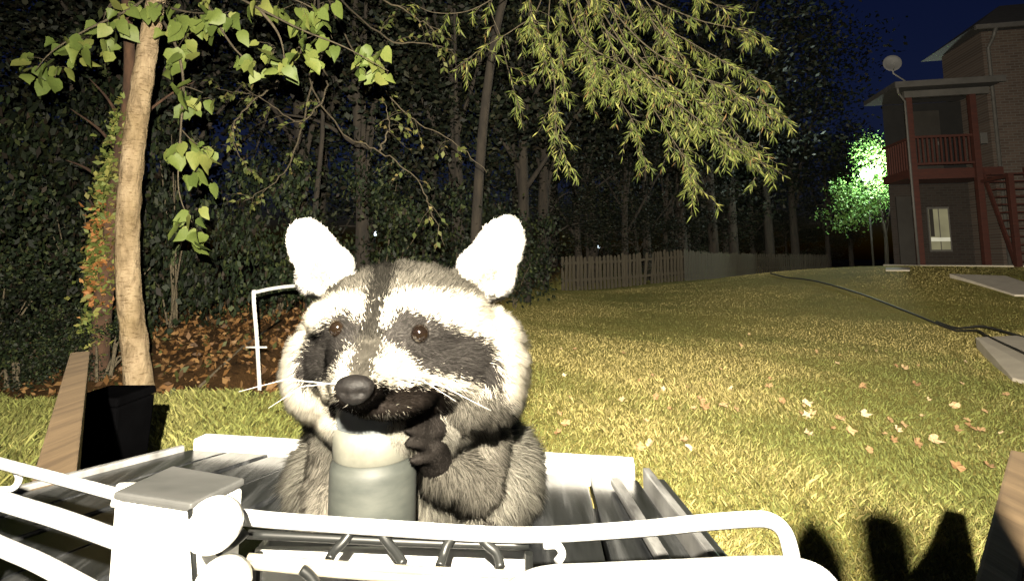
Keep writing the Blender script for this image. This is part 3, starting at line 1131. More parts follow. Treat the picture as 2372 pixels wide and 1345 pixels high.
# ---------------------------------------------------------------- brick house with red timber porch
def house():
    O = Vector((10.92, 13.75, 0.84))
    rz = R(-12)
    h = empty('brick_house', O, rz)
    tag(h, 'dark brick house with red timber porch, deck and stairs beside the lawn', 'house')

    def B(name, mat, x0, x1, y0, y1, z0, z1, par=h, bevel=0.0):
        m = MB().box(x0, x1, y0, y1, z0, z1)
        return m.build(name, MATS[mat], par, bevel=bevel, local=True)
    # back wall of the porch; the side wall runs back at an angle
    fp = [(0.05, 1.5), (2.11, 1.5), (2.11, 3.4), (1.2, 3.3)]
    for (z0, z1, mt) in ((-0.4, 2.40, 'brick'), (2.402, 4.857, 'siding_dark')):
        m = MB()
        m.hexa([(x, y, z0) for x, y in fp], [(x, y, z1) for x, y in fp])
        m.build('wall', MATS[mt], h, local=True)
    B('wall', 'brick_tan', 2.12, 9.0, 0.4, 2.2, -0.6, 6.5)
    rf = MB()
    rf.add([(1.75, 0.0, 6.52), (9.4, 0.0, 6.52), (9.4, 2.6, 6.52), (1.75, 2.6, 6.52), (3.2, 1.3, 7.6), (8, 1.3, 7.6)],
           [(0, 1, 5, 4), (1, 2, 5), (2, 3, 4, 5), (3, 0, 4), (3, 2, 1, 0)])
    r_ = rf.build('roof', MATS['roof_dark'], h, local=True)
    B('gutter', 'pale_trim', 1.72, 9.4, -0.09, 0.0, 6.40, 6.53, r_, 0.01)
    m = MB()
    m.tube([(2.20, -0.05, 6.42), (2.21, 0.10, 6.2), (2.22, 0.34, 6.0), (2.22, 0.34, -0.1)], 0.045, 8)
    m.build('downspout', MATS['pale_trim'], h, smooth=True, local=True)
    pr = B('porch_roof', 'roof_dark', -0.45, 2.08, -0.35, 1.49, 4.86, 5.0)
    B('fascia', 'pale_trim', -0.46, 2.09, -0.40, -0.352, 4.82, 4.98, pr)
    B('header', 'pale_trim', -0.10, 1.9, -0.06, 0.06, 4.62, 4.80, pr)
    sl = B('porch_floor', 'concrete', -0.25, 2.09, -0.45, 1.48, -0.5, 0.05)
    for (x, y, z1) in ((0.0, 0.0, 4.62), (1.50, 0.0, 4.62)):
        B('post', 'red_wood', x - 0.07, x + 0.07, y - 0.07, y + 0.07, 0.052, z1, h, 0.006)
    m = MB()
    m.tube([(-0.40, -0.37, 4.84), (-0.38, -0.33, 4.7), (-0.13, -0.12, 4.5), (-0.12, -0.11, 2.0), (-0.11, -0.11, 0.06)], 0.032, 8)
    m.build('downspout', MATS['pale_trim'], h, smooth=True, local=True)
    dk = B('deck', 'red_wood', -0.08, 2.09, 0.075, 1.48, 2.42, 2.62)
    B('rim_joist', 'red_wood', -0.10, 2.09, 0.02, 0.072, 2.36, 2.63, dk)
    for i in range(10):
        B('board', 'red_wood', -0.08, 2.09, 0.08 + i * 0.14, 0.08 + i * 0.14 + 0.132, 2.623, 2.648, dk)
    rl = B('railing', 'red_wood', 0.075, 1.425, -0.045, 0.045, 3.48, 3.54)
    B('bottom_rail', 'red_wood', 0.075, 1.425, -0.03, 0.03, 2.74, 2.80, rl)
    for i in range(12):
        x = 0.16 + i * 0.108
        B('baluster', 'red_wood', x - 0.018, x + 0.018, -0.018, 0.018, 2.803, 3.477, rl)
    r2 = B('railing', 'red_wood', -0.045, 0.045, 0.075, 1.48, 3.48, 3.54)
    for i in range(10):
        y = 0.18 + i * 0.13
        B('baluster', 'red_wood', -0.018, 0.018, y - 0.018, y + 0.018, 2.65, 3.477, r2)
    # lower door and lit window
    d = B('door', 'door_paint', 0.20, 0.80, 1.44, 1.497, 0.06, 2.05)
    B('handle', 'pale_trim', 0.70, 0.74, 1.40, 1.438, 0.95, 1.05, d)
    wn = B('window', 'pale_trim', 0.98, 1.54, 1.45, 1.497, 0.42, 1.72)
    B('pane', 'window_glow', 1.02, 1.25, 1.44, 1.449, 0.48, 1.66, wn)
    B('blind', 'window_bright', 1.02, 1.50, 1.430, 1.437, 0.72, 0.83, wn)
    B('blind', 'door_paint', 1.02, 1.12, 1.430, 1.437, 0.86, 1.66, wn)
    B('pane', 'window_glow', 1.28, 1.50, 1.44, 1.449, 0.48, 1.66, wn)
    d2 = B('door', 'door_paint', 0.6, 1.5, 1.44, 1.497, 2.66, 4.6)
    B('handle', 'pale_trim', 1.38, 1.42, 1.40, 1.438, 3.55, 3.65, d2)
    B('meter_box', 'pale_trim', 1.58, 1.74, -0.09, 0.03, 3.25, 3.55, h, 0.01)
    # stairs from the deck down to the lawn
    st = empty('stairs', (0, 0, 0))
    st.parent = h
    for s in (1.58, 2.50):
        m = MB()
        m.add([(s, 0.0, 2.60), (s + .05, 0.0, 2.60), (s + .05, -1.05, -0.32), (s, -1.05, -0.32),
               (s, 0.0, 2.36), (s + .05, 0.0, 2.36), (s + .05, -0.98, -0.45), (s, -0.98, -0.45)],
              [(0, 1, 2, 3), (7, 6, 5, 4), (0, 4, 5, 1), (3, 2, 6, 7), (0, 3, 7, 4), (1, 5, 6, 2)])
        m.build('stringer', MATS['red_wood'], st, local=True)
    for i in range(13):
        z = 2.42 - i * 0.205
        y = -0.06 - i * 0.074
        B('tread', 'red_wood', 1.632, 2.497, y - 0.20, y + 0.03, z - 0.035, z, st)
    B('riser', 'red_wood', 1.52, 2.60, -1.32, -1.27, -0.42, -0.12, st)
    B('newel_post', 'red_wood', 1.46, 1.57, -1.12, -1.01, -0.4, 2.3, st, 0.006)
    B('handrail', 'red_wood', 1.48, 1.56, -1.0, -0.08, 2.20, 2.28, st)
    return h


house()
# satellite dish on the porch roof
dp = P(2066, 150, 13.9)
ds = empty('satellite_dish', (dp[0] + 0.3, dp[1], 5.84))
tag(ds, 'pale round satellite dish mounted on the porch roof edge', 'dish')
m = MB()
ax = Vector((-0.45, -0.85, 0.30)).normalized()
q = ax.to_track_quat('Z', 'Y')
bm_prof = [(0.0001, 0.0), (0.10, 0.012), (0.18, 0.035), (0.235, 0.062), (0.24, 0.07), (0.235, 0.075), (0.17, 0.05), (0.0001, 0.015)]
m.lathe(bm_prof, (0, 0, 0), 22)
m.v = [tuple(Vector(dp) + q @ Vector((v[0] * 0.88, v[1] * 1.08, v[2]))) for v in m.v]
m.build('reflector', MATS['dish'], ds, smooth=True)
m = MB()
m.tube([Vector(dp) - ax * 0.02, Vector(dp) + Vector((0.08, 0.08, -0.22)), (dp[0] + 0.36, dp[1] + 0.05, 5.85)], 0.022, 7)
m.build('mast', MATS['dish'], ds, smooth=True)
m = MB()
m.tube([Vector(dp) + q @ Vector((0, -0.24, 0.06)), Vector(dp) + q @ Vector((0, -0.16, 0.30))], 0.012, 6)
m.build('feed_arm', MATS['dish'], ds, smooth=True)

# concrete walk by the stairs and slab at the right
def slab(name, pts, label, lift=0.0):
    P3 = [GT(*p) for p in pts]
    zz = [float(terrain(p[0], p[1])) + 0.03 + lift * (k in (0, 3)) for k, p in enumerate(P3)]
    m = MB()
    m.hexa([(p[0], p[1], z_ - 0.12) for p, z_ in zip(P3, zz)], [(p[0], p[1], z_) for p, z_ in zip(P3, zz)])
    o = m.build(name, MATS['concrete'], None, bevel=0.01)
    tag(o, label, 'slab')
    return o


slab('concrete_slab', [(2262, 808), (2345, 882), (2520, 930), (2460, 800)], 'pale concrete slab on the lawn where the black hose ends', 0.10)
slab('concrete_walk', [(2200, 643), (2350, 686), (2480, 690), (2330, 648)], 'concrete walk in front of the red porch stairs', 0.05)
slab('stepping_stone', [(2052, 622), (2052, 628), (2108, 628), (2108, 622)], 'small pale stepping stone beside the porch post')


def hose(name, pts, label, r=0.012):
    pp = smooth_path(pts, 5)
    q = []
    for a, b in pp:
        g = GT(a, b)
        q.append((g[0], g[1], float(terrain(g[0], g[1])) + r + 0.028 + min(0.09, max(0.0, (a - 2215) * 0.0016))))
    m = MB()
    m.tube(q, [r * (0.75 + 0.06 * p[1]) for p in q], 7)
    o = m.build(name, MATS['hose'], None, smooth=True)
    tag(o, label, 'hose', 'black hoses on the lawn')


hose('garden_hose', [(1785, 636), (1822, 646), (1860, 650), (1910, 660), (2000, 688), (2100, 727), (2200, 768), (2262, 788), (2290, 806), (2340, 832), (2420, 872)],
     'long black hose running over the lawn onto the concrete slab')
hose('garden_hose', [(2170, 752), (2225, 770), (2290, 783), (2335, 796), (2372, 808), (2440, 826)],
     'shorter black hose branching off behind the concrete slab')


# ---------------------------------------------------------------- fallen leaves on the lawn
def maple_mesh(seed):
    r = random.Random(seed)
    vs = [(0, 0, 0.0)]
    n = 14
    for k in range(n):
        a = 2 * math.pi * k / n
        rad = (0.5 if k % 3 == 0 else 0.36) * r.uniform(0.7, 1.15) * (1.0 + 0.3 * math.cos(a))
        vs.append((rad * math.cos(a), rad * math.sin(a), 0.10 + r.uniform(-0.10, 0.22)))
    fs = [(0, k + 1, (k + 1) % n + 1) for k in range(n)]
    me = bpy.data.meshes.new('fallen_leaf')
    me.from_pydata(vs, [], fs)
    me.materials.append(MATS['fallen'])
    return me


MAPLES = [maple_mesh(k) for k in range(4)]
spots = [(1332, 815), (1535, 910), (1550, 957), (1520, 930), (1695, 910), (1706, 960), (1630, 955), (1812, 938), (1865, 945), (1868, 975),
         (1880, 968), (1930, 1005), (1965, 1010), (1872, 1018), (2000, 970), (2060, 985), (2090, 995), (2050, 1018), (2135, 975), (2210, 950),
         (2240, 985), (2245, 1000), (2215, 1005), (2330, 925), (2075, 855), (1735, 780), (1660, 795), (1715, 805), (1890, 820), (1945, 830),
         (2290, 1095), (2215, 1095), (1590, 905), (1480, 890), (2160, 1030), (1780, 905), (2000, 905), (1440, 935), (2120, 900), (2270, 1010)]
lr_ = random.Random(5)
spots += [(lr_.uniform(1290, 2340), lr_.triangular(760, 1095, 950)) for _ in range(36)]
for i, (a, b) in enumerate(spots):
    g = GT(a, b)
    o = bpy.data.objects.new('fallen_leaf', MAPLES[i % 4])
    s = random.uniform(0.035, 0.085) * (0.75 if b < 860 else 1.0)
    o.location = (g[0], g[1], float(terrain(g[0], g[1])) + 0.034)
    o.rotation_euler = (random.gauss(0.7, 0.3), random.gauss(0, 0.35), random.gauss(0, 0.6))
    o.scale = (s, s * random.uniform(0.7, 1.0), s)
    col.objects.link(o)
    tag(o, 'dry tan fallen leaf lying on the lawn grass', 'leaf', 'fallen leaves on the lawn')


# ---------------------------------------------------------------- white pipe frame at the lawn edge
fb = GT(603, 903)
DF = float((fb - C0) @ _f)
fr = empty('pipe_frame', fb)
tag(fr, 'white metal pipe frame standing on the lawn edge before the leaf litter', 'frame')
zt = P(588, 676, DF)
m = MB()
m.tube(smooth_path([fb - [0, 0, .05], fb * 0.5 + zt * 0.5, zt - [0, 0, .03], zt + [0.02, 0.03, 0.0], zt + [0.14, 0.26, 0.03], zt + [0.36, 0.62, 0.04]], 5), 0.0175, 9)
m.build('front_post', MATS['steel_pipe'], fr, smooth=True)
bk = zt + np.array([0.36, 0.62, 0.04])
m = MB()
m.tube([bk, bk - [0.0, 0.0, 0.6], [bk[0], bk[1], float(terrain(bk[0], bk[1])) - 0.05]], 0.014, 8)
m.build('back_post', MATS['steel_pipe'], fr, smooth=True)
q = P(602, 803, DF)
m = MB()
m.tube([q + [-0.11, -0.02, 0.0], q + [0.07, -0.02, 0.0]], 0.009, 6)
m.build('cross_peg', MATS['steel_pipe'], fr, smooth=True)
m = MB()
m.tube([GT(462, 900) + [0, 0, .02], GT(560, 815) + [0, 0, .05], GT(650, 752) + [0, 0, .06]], 0.012, 6)
o = m.build('fallen_stick', MATS['twig'], None, smooth=True)
tag(o, 'thin straight stick lying on the leaf litter beside the pipe frame', 'stick')

# ---------------------------------------------------------------- distant lamps
def lamp_post(p, label, energy, colr, rad, hgt=None, glow='lamp_glow'):
    z0 = float(terrain(p[0], p[1]))
    t = empty('yard_lamp', (p[0], p[1], z0))
    tag(t, label, 'lamp')
    m = MB()
    m.tube([(p[0], p[1], z0 - 0.1), (p[0], p[1], p[2] - rad * 1.1)], 0.05, 8)
    m.build('pole', MATS['dark_pole'], t, smooth=True)
    m = MB()
    m.lathe([(0.001, -1.0), (0.6, -0.85), (0.95, -0.2), (0.95, 0.2), (0.6, 0.85), (0.001, 1.0)], (0, 0, 0), 14)
    m.v = [(p[0] + v[0] * rad, p[1] + v[1] * rad, p[2] + v[2] * rad) for v in m.v]
    m.build('globe', MATS[glow], t, smooth=True)
    m = MB()
    m.lathe([(1.1, 0.0), (0.7, 0.35), (0.001, 0.5)], (0, 0, 0), 14)
    m.v = [(p[0] + v[0] * rad, p[1] + v[1] * rad, p[2] + rad * 1.02 + v[2] * rad) for v in m.v]
    m.build('cap', MATS['dark_pole'], t, smooth=True)
    if energy:
        l = bpy.data.lights.new('yard_lamp_light', 'POINT')
        l.energy = energy
        l.color = colr
        l.shadow_soft_size = 0.3
        lo2 = bpy.data.objects.new('yard_lamp_light', l)
        lo2.location = (p[0] - 0.55 * rad / 0.3, p[1] - 1.5 * rad / 0.3, p[2])
        col.objects.link(lo2)
        lo2.parent = t
        lo2.matrix_parent_inverse = Matrix.Translation(-t.location)


lpos = P(2008, 405, 25.0)
lamp_post(lpos, 'bright white yard lamp glowing inside green foliage behind the house', 3200, (0.85, 1.0, 0.86), 0.30)
lamp_post(P(869, 541, 30.0), 'tiny cold distant lamp seen through the wood above the raccoon', 0, (1, 1, 1), 0.13, glow='far_glow')
lamp_post(P(1385, 573, 42.0), 'tiny cold distant lamp low over the picket fence', 0, (1, 1, 1), 0.16, glow='far_glow')

# the tree around the yard lamp
lz = float(terrain(lpos[0], lpos[1] - 1))
gt = empty('lamplit_tree', (lpos[0] + 0.3, lpos[1] - 0.4, lz))
tag(gt, 'bright green tree lit from within by the yard lamp', 'tree')
n = 5200
u = rng.normal(size=(60, 3))
u /= np.linalg.norm(u, axis=1)[:, None]
cl = u * np.array([1.5, 1.3, 2.1]) * rng.uniform(0.45, 1.0, (60, 1)) + lpos + np.array([0.0, -0.5, -0.2])
cl = np.vstack([cl, cl[:30] * np.array([1, 1, 0.6]) + np.array([-1.2, 0.2, 0.6])])
ci = rng.integers(0, len(cl), n)
pos = cl[ci] + rng.normal(0, 0.24, (n, 3))
cc = mixcol(n, [(0.07, 0.15, 0.03), (0.05, 0.11, 0.025), (0.11, 0.17, 0.05)], [0.4, 0.4, 0.2])
o = link('crown', leaf_cloud('crown', pos, rng.uniform(0.09, 0.18, n), cc), MATS['leaf_attr'], gt)
o['kind'] = 'stuff'
m = MB()
b0 = np.array([lpos[0] + 0.3, lpos[1] - 0.4, lz])
m.tube(smooth_path([b0 - [0, 0, .2], b0 + [0.1, 0, 1.8], b0 + [0, .1, 4.0], b0 + [0.1, 0, 5.6]], 5), np.linspace(0.10, 0.03, 16), 8)
for k in range(8):
    m.tube([b0 + [0.05, 0, 1.5 + 0.4 * k], (b0 + [0.05, 0, 1.7 + 0.4 * k]) * 0.5 + cl[k * 6] * 0.5, cl[k * 6]], [0.03, 0.02, 0.008], 5)
m.build('trunk', MATS['bark_dark'], gt, smooth=True)


# ================================================================ foreground: the feeding tray
ZT = CZ - 0.24                                   # top of the tray planks
FL, FR = G(440, 1040, ZT), G(1480, 1108, ZT)
L2, R2 = G(80, 1132, ZT), G(1650, 1345, ZT)


def ext(a, b, y):
    t = (y - a[1]) / (b[1] - a[1])
    return a + (b - a) * t


NL, NR = ext(FL, L2, 0.19), ext(FR, R2, 0.19)
tray = empty('feeding_tray', ((FL[0] + FR[0]) / 2, 0.42, 0.0))
tag(tray, 'black slatted feeding tray that the raccoon sits on', 'tray')
NP = 10
for i in range(NP):
    s0, s1 = (i + 0.03) / NP, (i + 0.97) / NP
    a, b = NL + (NR - NL) * s0, NL + (NR - NL) * s1
    c, d = FL + (FR - FL) * s1, FL + (FR - FL) * s0
    dz = random.uniform(-0.0015, 0.0015)
    m = MB()
    m.hexa([(q[0], q[1], ZT - 0.014 + dz) for q in (a, b, c, d)], [(q[0], q[1], ZT + dz) for q in (a, b, c, d)])
    m.build('plank', MATS['tray_plank'], tray, bevel=0.002)
# cross battens, legs
for yy in (0.27, 0.52):
    a, b = ext(FL, L2, yy), ext(FR, R2, yy)
    m = MB()
    m.hexa([(a[0], yy, ZT - .05), (b[0], yy, ZT - .05), (b[0], yy + .04, ZT - .05), (a[0], yy + .04, ZT - .05)],
           [(a[0], yy, ZT - .0165), (b[0], yy, ZT - .0165), (b[0], yy + .04, ZT - .0165), (a[0], yy + .04, ZT - .0165)])
    m.build('batten', MATS['black_plastic'], tray)
    for xx in (a[0] + 0.05, b[0] - 0.05):
        MB().box(xx - .02, xx + .02, yy + .0, yy + .04, -0.05, ZT - .052).build('leg', MATS['black_plastic'], tray)


def bar(a, b, wdt, z0, z1, name, mat, parent, side=1, bevel=0.002):
    a, b = np.array(a, float), np.array(b, float)
    d = (b - a)[:2] / np.linalg.norm((b - a)[:2])
    n2 = np.array([-d[1], d[0]]) * wdt * side
    m = MB()
    m.hexa([(a[0], a[1], z0), (b[0], b[1], z0), (b[0] + n2[0], b[1] + n2[1], z0), (a[0] + n2[0], a[1] + n2[1], z0)],
           [(a[0], a[1], z1), (b[0], b[1], z1), (b[0] + n2[0], b[1] + n2[1], z1), (a[0] + n2[0], a[1] + n2[1], z1)])
    return m.build(name, MATS[mat], parent, bevel=bevel)


# white lip along the far edge, in two lengths; dark lips along the sides
ua = (FR - FL) / np.linalg.norm(FR - FL)
bar(FL + ua * 0.004, FL + ua * 0.30, 0.022, ZT - .012, ZT + 0.013, 'far_lip', 'white_paint', tray)
bar(FL + ua * 0.304, FR - ua * 0.004, 0.022, ZT - .012, ZT + 0.015, 'far_lip', 'white_paint', tray)
bar(FR + [0.004, 0, 0], NR + [0.004, 0, 0], 0.008, ZT - .012, ZT + 0.012, 'side_lip', 'tray_lip', tray, 1)
bar(FR + [0.013, -0.01, 0], NR + [0.013, 0, 0], 0.012, ZT - .016, ZT + 0.004, 'side_lip', 'black_plastic', tray, 1)
bar(FR + [-0.035, -0.02, 0], NR + [-0.035, 0, 0], 0.010, ZT + .002, ZT + 0.010, 'side_rib', 'tray_lip', tray, 1)
bar(NL + [-0.004, 0, 0], FL + [-0.004, -0.004, 0], 0.008, ZT - .012, ZT + 0.006, 'side_lip', 'tray_lip', tray, 1)

# ---------------------------------------------------------------- timber rails left and right
def timber_rail(p0, p1, h, label, th):
    """board on edge: p0 near end, p1 far end of the top edge's centre line"""
    p0, p1 = np.array(p0), np.array(p1)
    t = empty('timber_rail', (p0[0], p0[1], 0))
    tag(t, label, 'rail')
    d = (p1 - p0)[:2] / np.linalg.norm((p1 - p0)[:2])
    n2 = np.array([-d[1], d[0]]) * th / 2
    z0, z1 = p0[2], p1[2]
    m = MB()
    m.hexa([(*(p0[:2] - n2), z0 - h), (*(p1[:2] - n2), z1 - h), (*(p1[:2] + n2), z1 - h), (*(p0[:2] + n2), z0 - h)],
           [(*(p0[:2] - n2), z0), (*(p1[:2] - n2), z1), (*(p1[:2] + n2), z1), (*(p0[:2] + n2), z0)])
    m.build('board', MATS['wood_rail'], t, bevel=0.003)


timber_rail(G(112, 1112, ZT) + [0.03, -0.03, 0], P(186, 814, 1.28), 0.79, 'weathered timber board standing on edge left of the black tray', 0.038)
# black block added to stand for the shade past the left board's end
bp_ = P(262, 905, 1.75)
shade_o = empty('shade_block', (bp_[0], bp_[1], 0))
tag(shade_o, 'black block added to stand for shade past the end of the left timber board', 'shade block')
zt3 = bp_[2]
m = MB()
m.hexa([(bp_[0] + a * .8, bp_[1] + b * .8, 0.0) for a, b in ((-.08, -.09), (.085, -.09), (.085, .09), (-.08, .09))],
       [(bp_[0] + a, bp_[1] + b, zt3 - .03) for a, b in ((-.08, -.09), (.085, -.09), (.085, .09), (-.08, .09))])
m.build('body', MATS['shade_black'], shade_o, bevel=0.01)
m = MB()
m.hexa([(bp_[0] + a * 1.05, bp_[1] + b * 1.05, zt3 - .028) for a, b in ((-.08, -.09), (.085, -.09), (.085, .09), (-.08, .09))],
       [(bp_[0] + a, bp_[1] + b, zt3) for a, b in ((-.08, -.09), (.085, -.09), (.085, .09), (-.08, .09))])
m.build('lid', MATS['shade_black'], shade_o, bevel=0.008)  # top slab of the added shade block
timber_rail(G(2200, 1900, ZT), G(2372, 1046, ZT), 0.79, 'weathered timber board standing on edge at the right of the lawn', 0.025)

# ---------------------------------------------------------------- white box and wire frame before the tray
ZR = CZ - 0.155
box = empty('white_box', (*P(430, 1200, 0.27)[:2], ZT))
tag(box, 'white plastic corner box with round knobs clamping the white rods', 'box')


def prism(poly_top, z0, name, mat, parent, bevel=0.004):
    m = MB()
    m.hexa([(p[0], p[1], z0) for p in poly_top], [tuple(p) for p in poly_top])
    return m.build(name, MATS[mat], parent, bevel=bevel, seg=3)


zb = ZR + 0.018
t4 = [G(262, 1162, zb), G(440, 1190, zb), G(565, 1128, zb), G(400, 1098, zb)]
bd = prism(t4, ZT + 0.001, 'body', 'white_cap', box, 0.003)
cen = np.mean(t4, 0)
t5 = [cen + (p - cen) * 1.02 + [0, 0, 0.0055] for p in t4]
prism(t5, zb + 0.001, 'lid', 'grey_cap', box, 0.002)


def disc(c, nrm, r, th, name, mat, parent, n=26, squash=1.0):
    m = MB()
    m.lathe([(0.0005, 0.0), (0.80, 0.0), (0.96, 0.10), (1.0, 0.3), (1.0, 0.9), (0.9, 1.0), (0.0005, 1.0)], (0, 0, 0), n)
    q = Vector(nrm).to_track_quat('Z', 'Y')
    m.v = [tuple(Vector(c) + q @ Vector((v[0] * r * squash, v[1] * r, -v[2] * th))) for v in m.v]
    return m.build(name, MATS[mat], parent, smooth=True)


k1 = P(492, 1216, 0.248)
disc(k1, (0.42, -1, 0.42), 0.0128, 0.016, 'knob', 'white_cap', box)
k2 = P(512, 1362, 0.238)
disc(k2, (0.42, -1, 0.42), 0.0125, 0.016, 'knob', 'white_cap', box)
m = MB()
m.tube([P(441, 1180, 0.2475), P(446, 1260, 0.2475), P(452, 1345, 0.2475), P(455, 1400, 0.2475)], 0.0012, 6)
m.build('seam', MATS['black_plastic'], box)

wires = empty('wire_basket', (*P(900, 1280, 0.28)[:2], ZT))
tag(wires, 'white wire basket frame with round corners before the raccoon', 'basket')


def rod(pts, r, name, mat, parent, n=6):
    m = MB()
    m.tube(smooth_path([P(*q) for q in pts], n), r, 9)
    return m.build(name, MATS[mat], parent, smooth=True)


guard = empty('wire_guard', (*P(60, 1150, 0.30)[:2], ZT))
tag(guard, 'three white coated rods running left from the white box', 'rods')
rod([(-260, 1000, 0.40), (0, 1072, 0.36), (150, 1112, 0.335), (300, 1152, 0.315)], 0.0036, 'rod', 'white_wire', guard)
rod([(-260, 1070, 0.315), (0, 1158, 0.300), (150, 1205, 0.294), (345, 1276, 0.290)], 0.0050, 'rod', 'white_wire', guard)
rod([(-260, 1150, 0.29), (0, 1264, 0.27), (100, 1308, 0.262), (260, 1395, 0.25)], 0.0042, 'rod', 'white_wire', guard)
rod([(20, 1070, 0.362), (44, 1102, 0.358), (30, 1130, 0.35), (-20, 1135, 0.345)], 0.0022, 'loop', 'white_wire', guard)
disc(P(262, 1146, 0.314), (-0.8, -0.5, 0.2), 0.007, 0.012, 'clamp', 'white_cap', guard, 14)
m = MB()
gp = P(-120, 1180, 0.295)
m.tube([(gp[0], gp[1], gp[2] + .0), (gp[0], gp[1], ZT - 0.3)], 0.004, 8)
m.build('upright', MATS['white_wire'], guard)

rim_d = [(560, 1196, 0.285), (650, 1205, 0.286), (900, 1222, 0.287), (1200, 1238, 0.286), (1450, 1226, 0.283), (1620, 1210, 0.281), (1740, 1201, 0.28),
         (1785, 1205, 0.277), (1815, 1228, 0.272), (1830, 1270, 0.266), (1842, 1340, 0.258), (1850, 1400, 0.252)]
rod(rim_d, 0.0042, 'rim_rod', 'white_wire', wires, 5)
rim_e = [(1150, 1420, 0.236), (1195, 1372, 0.238), (1260, 1342, 0.24), (1400, 1334, 0.24), (1600, 1325, 0.239), (1760, 1318, 0.238), (1850, 1322, 0.236), (1905, 1345, 0.232), (1940, 1400, 0.226)]
rod(rim_e, 0.0056, 'rim_rod', 'white_wire', wires, 5)
rod([(575, 1290, 0.272), (800, 1309, 0.272), (1000, 1321, 0.272), (1230, 1331, 0.271)], 0.0022, 'lower_rod', 'tan_wire', wires)
rod([(580, 1307, 0.270), (800, 1328, 0.270), (1000, 1341, 0.270), (1220, 1351, 0.269)], 0.0022, 'lower_rod', 'tan_wire', wires)
rod([(1836, 1300, 0.262), (1838, 1330, 0.250), (1840, 1352, 0.24)], 0.0022, 'link_rod', 'white_wire', wires)
for bz in ([(815, 1228, .288), (795, 1255, .284), (775, 1275, .28), (762, 1296, .275)],
           [(880, 1230, .288), (900, 1258, .284), (918, 1280, .28), (935, 1306, .275)],
           [(1052, 1240, .287), (1035, 1262, .283), (1026, 1290, .279), (1018, 1312, .274)],
           [(1112, 1242, .287), (1128, 1260, .284), (1150, 1280, .281), (1160, 1315, .275)],
           [(570, 1230, .283), (548, 1250, .279), (530, 1262, .276), (505, 1275, .27)],
           [(700, 1318, .268), (720, 1335, .266), (740, 1365, .262)]):
    rod(bz, 0.0026, 'brace', 'black_plastic', wires, 5)
rod([(1262, 1262, .281), (1290, 1262, .278), (1302, 1282, .275), (1290, 1302, .272)], 0.0022, 'hook', 'white_wire', wires)
rod([(575, 1236, 0.286), (800, 1247, 0.288), (1000, 1256, 0.2885), (1225, 1262, 0.287)], 0.0024, 'upper_bar', 'black_plastic', wires)
# legs of the basket frame
for (a, b, d) in ((1225, 1262, .284), (600, 1262, .282)):
    q = P(a, b, d)
    m = MB()
    m.tube([(q[0], q[1], q[2] - 0.004), (q[0], q[1], ZT + 0.002)], 0.0024, 7)
    m.build('foot_rod', MATS['black_plastic'], wires)

# white dish seen through the wire
pan = empty('white_pan', (*P(900, 1300, 0.33)[:2], ZT))
tag(pan, 'white rectangular pan behind the wire frame under the raccoon', 'pan')
pa, pb = P(590, 1252, 0.312), P(1222, 1270, 0.312)
zt_ = min(pa[2], pb[2])
for (x0, x1, y0, y1, z0, z1, nm) in ((pa[0], pb[0], pa[1], pa[1] + 0.004, ZT + .002, zt_, 'front_wall'),
                                     (pa[0], pb[0], pa[1] + .0125, pa[1] + .015, ZT + .002, zt_, 'back_wall'),
                                     (pa[0], pa[0] + .004, pa[1] + .0045, pa[1] + .012, ZT + .002, zt_, 'end_wall'),
                                     (pb[0] - .004, pb[0], pa[1] + .0045, pa[1] + .012, ZT + .002, zt_, 'end_wall'),
                                     (pa[0] + .0045, pb[0] - .0045, pa[1] + .0045, pa[1] + .012, ZT + .002, ZT + .006, 'bottom')):
    MB().box(x0, x1, y0, y1, z0, z1).build(nm, MATS['white_paint'], pan, bevel=0.0012)

# grey jar below the raccoon's muzzle
jc = P(868, 1010, 0.378)
jz = P(868, 942, 0.350)[2]
jar = empty('grey_jar', (jc[0], jc[1], ZT))
tag(jar, 'grey jar with pale collar under the muzzle of the raccoon', 'jar')
H = jz - ZT
m = MB()
m.lathe([(0.0005, 0.002), (0.029, 0.002), (0.031, 0.006), (0.031, H - 0.050), (0.0305, H - 0.046), (0.0285, H - 0.043), (0.0285, H - 0.041)], (jc[0], jc[1], ZT), 36)
m.build('body', MATS['jar_grey'], jar, smooth=True)
m = MB()
m.lathe([(0.0285, H - 0.041), (0.0295, H - 0.040), (0.0295, H - 0.020), (0.0285, H - 0.019)], (jc[0], jc[1], ZT), 36)
m.build('collar', MATS['jar_band'], jar, smooth=True)
m = MB()
m.lathe([(0.0283, H - 0.019), (0.0283, H - 0.003), (0.027, H), (0.025, H), (0.0248, H - 0.014), (0.0005, H - 0.014)], (jc[0], jc[1], ZT), 36)
m.build('rim', MATS['jar_lid'], jar, smooth=True)

# unseen piece added beside the lens to throw shadows on the lawn
br = empty('shadow_caster', (0.13, 0.055, ZT))
tag(br, 'dark rounded piece added out of view to cast shadows on the lawn', 'shadow caster')
c = LPOS + (np.array([1.36, 1.98, 0.0]) - LPOS) * 0.13
m = MB()
m.lathe([(0.0005, 0.014), (0.006, 0.0135), (0.0105, 0.010), (0.0115, 0.0), (0.0115, -0.05), (0.0005, -0.05)], (c[0], c[1], c[2] + 0.004), 14)
m.build('head', MATS['black_plastic'], br, smooth=True)  # rounded unseen body added to cast a shadow on the lawn
g2 = G(1885, 1255)
c2 = LPOS + (g2 - LPOS) * 0.13
m = MB()
m.lathe([(0.0005, 0.011), (0.004, 0.010), (0.0105, 0.0), (0.013, -0.012), (0.013, -0.05), (0.0005, -0.05)], (c2[0], c2[1], c2[2]), 14)
m.build('clamp', MATS['black_plastic'], br, smooth=True)  # second unseen body, shaped for the wedge shadow on the lawn
m = MB()
m.tube([c2 + [0, 0, -.004], (c2 + c) / 2 + [0, 0, -.007], c + [0, 0, -.004]], 0.0007, 5)
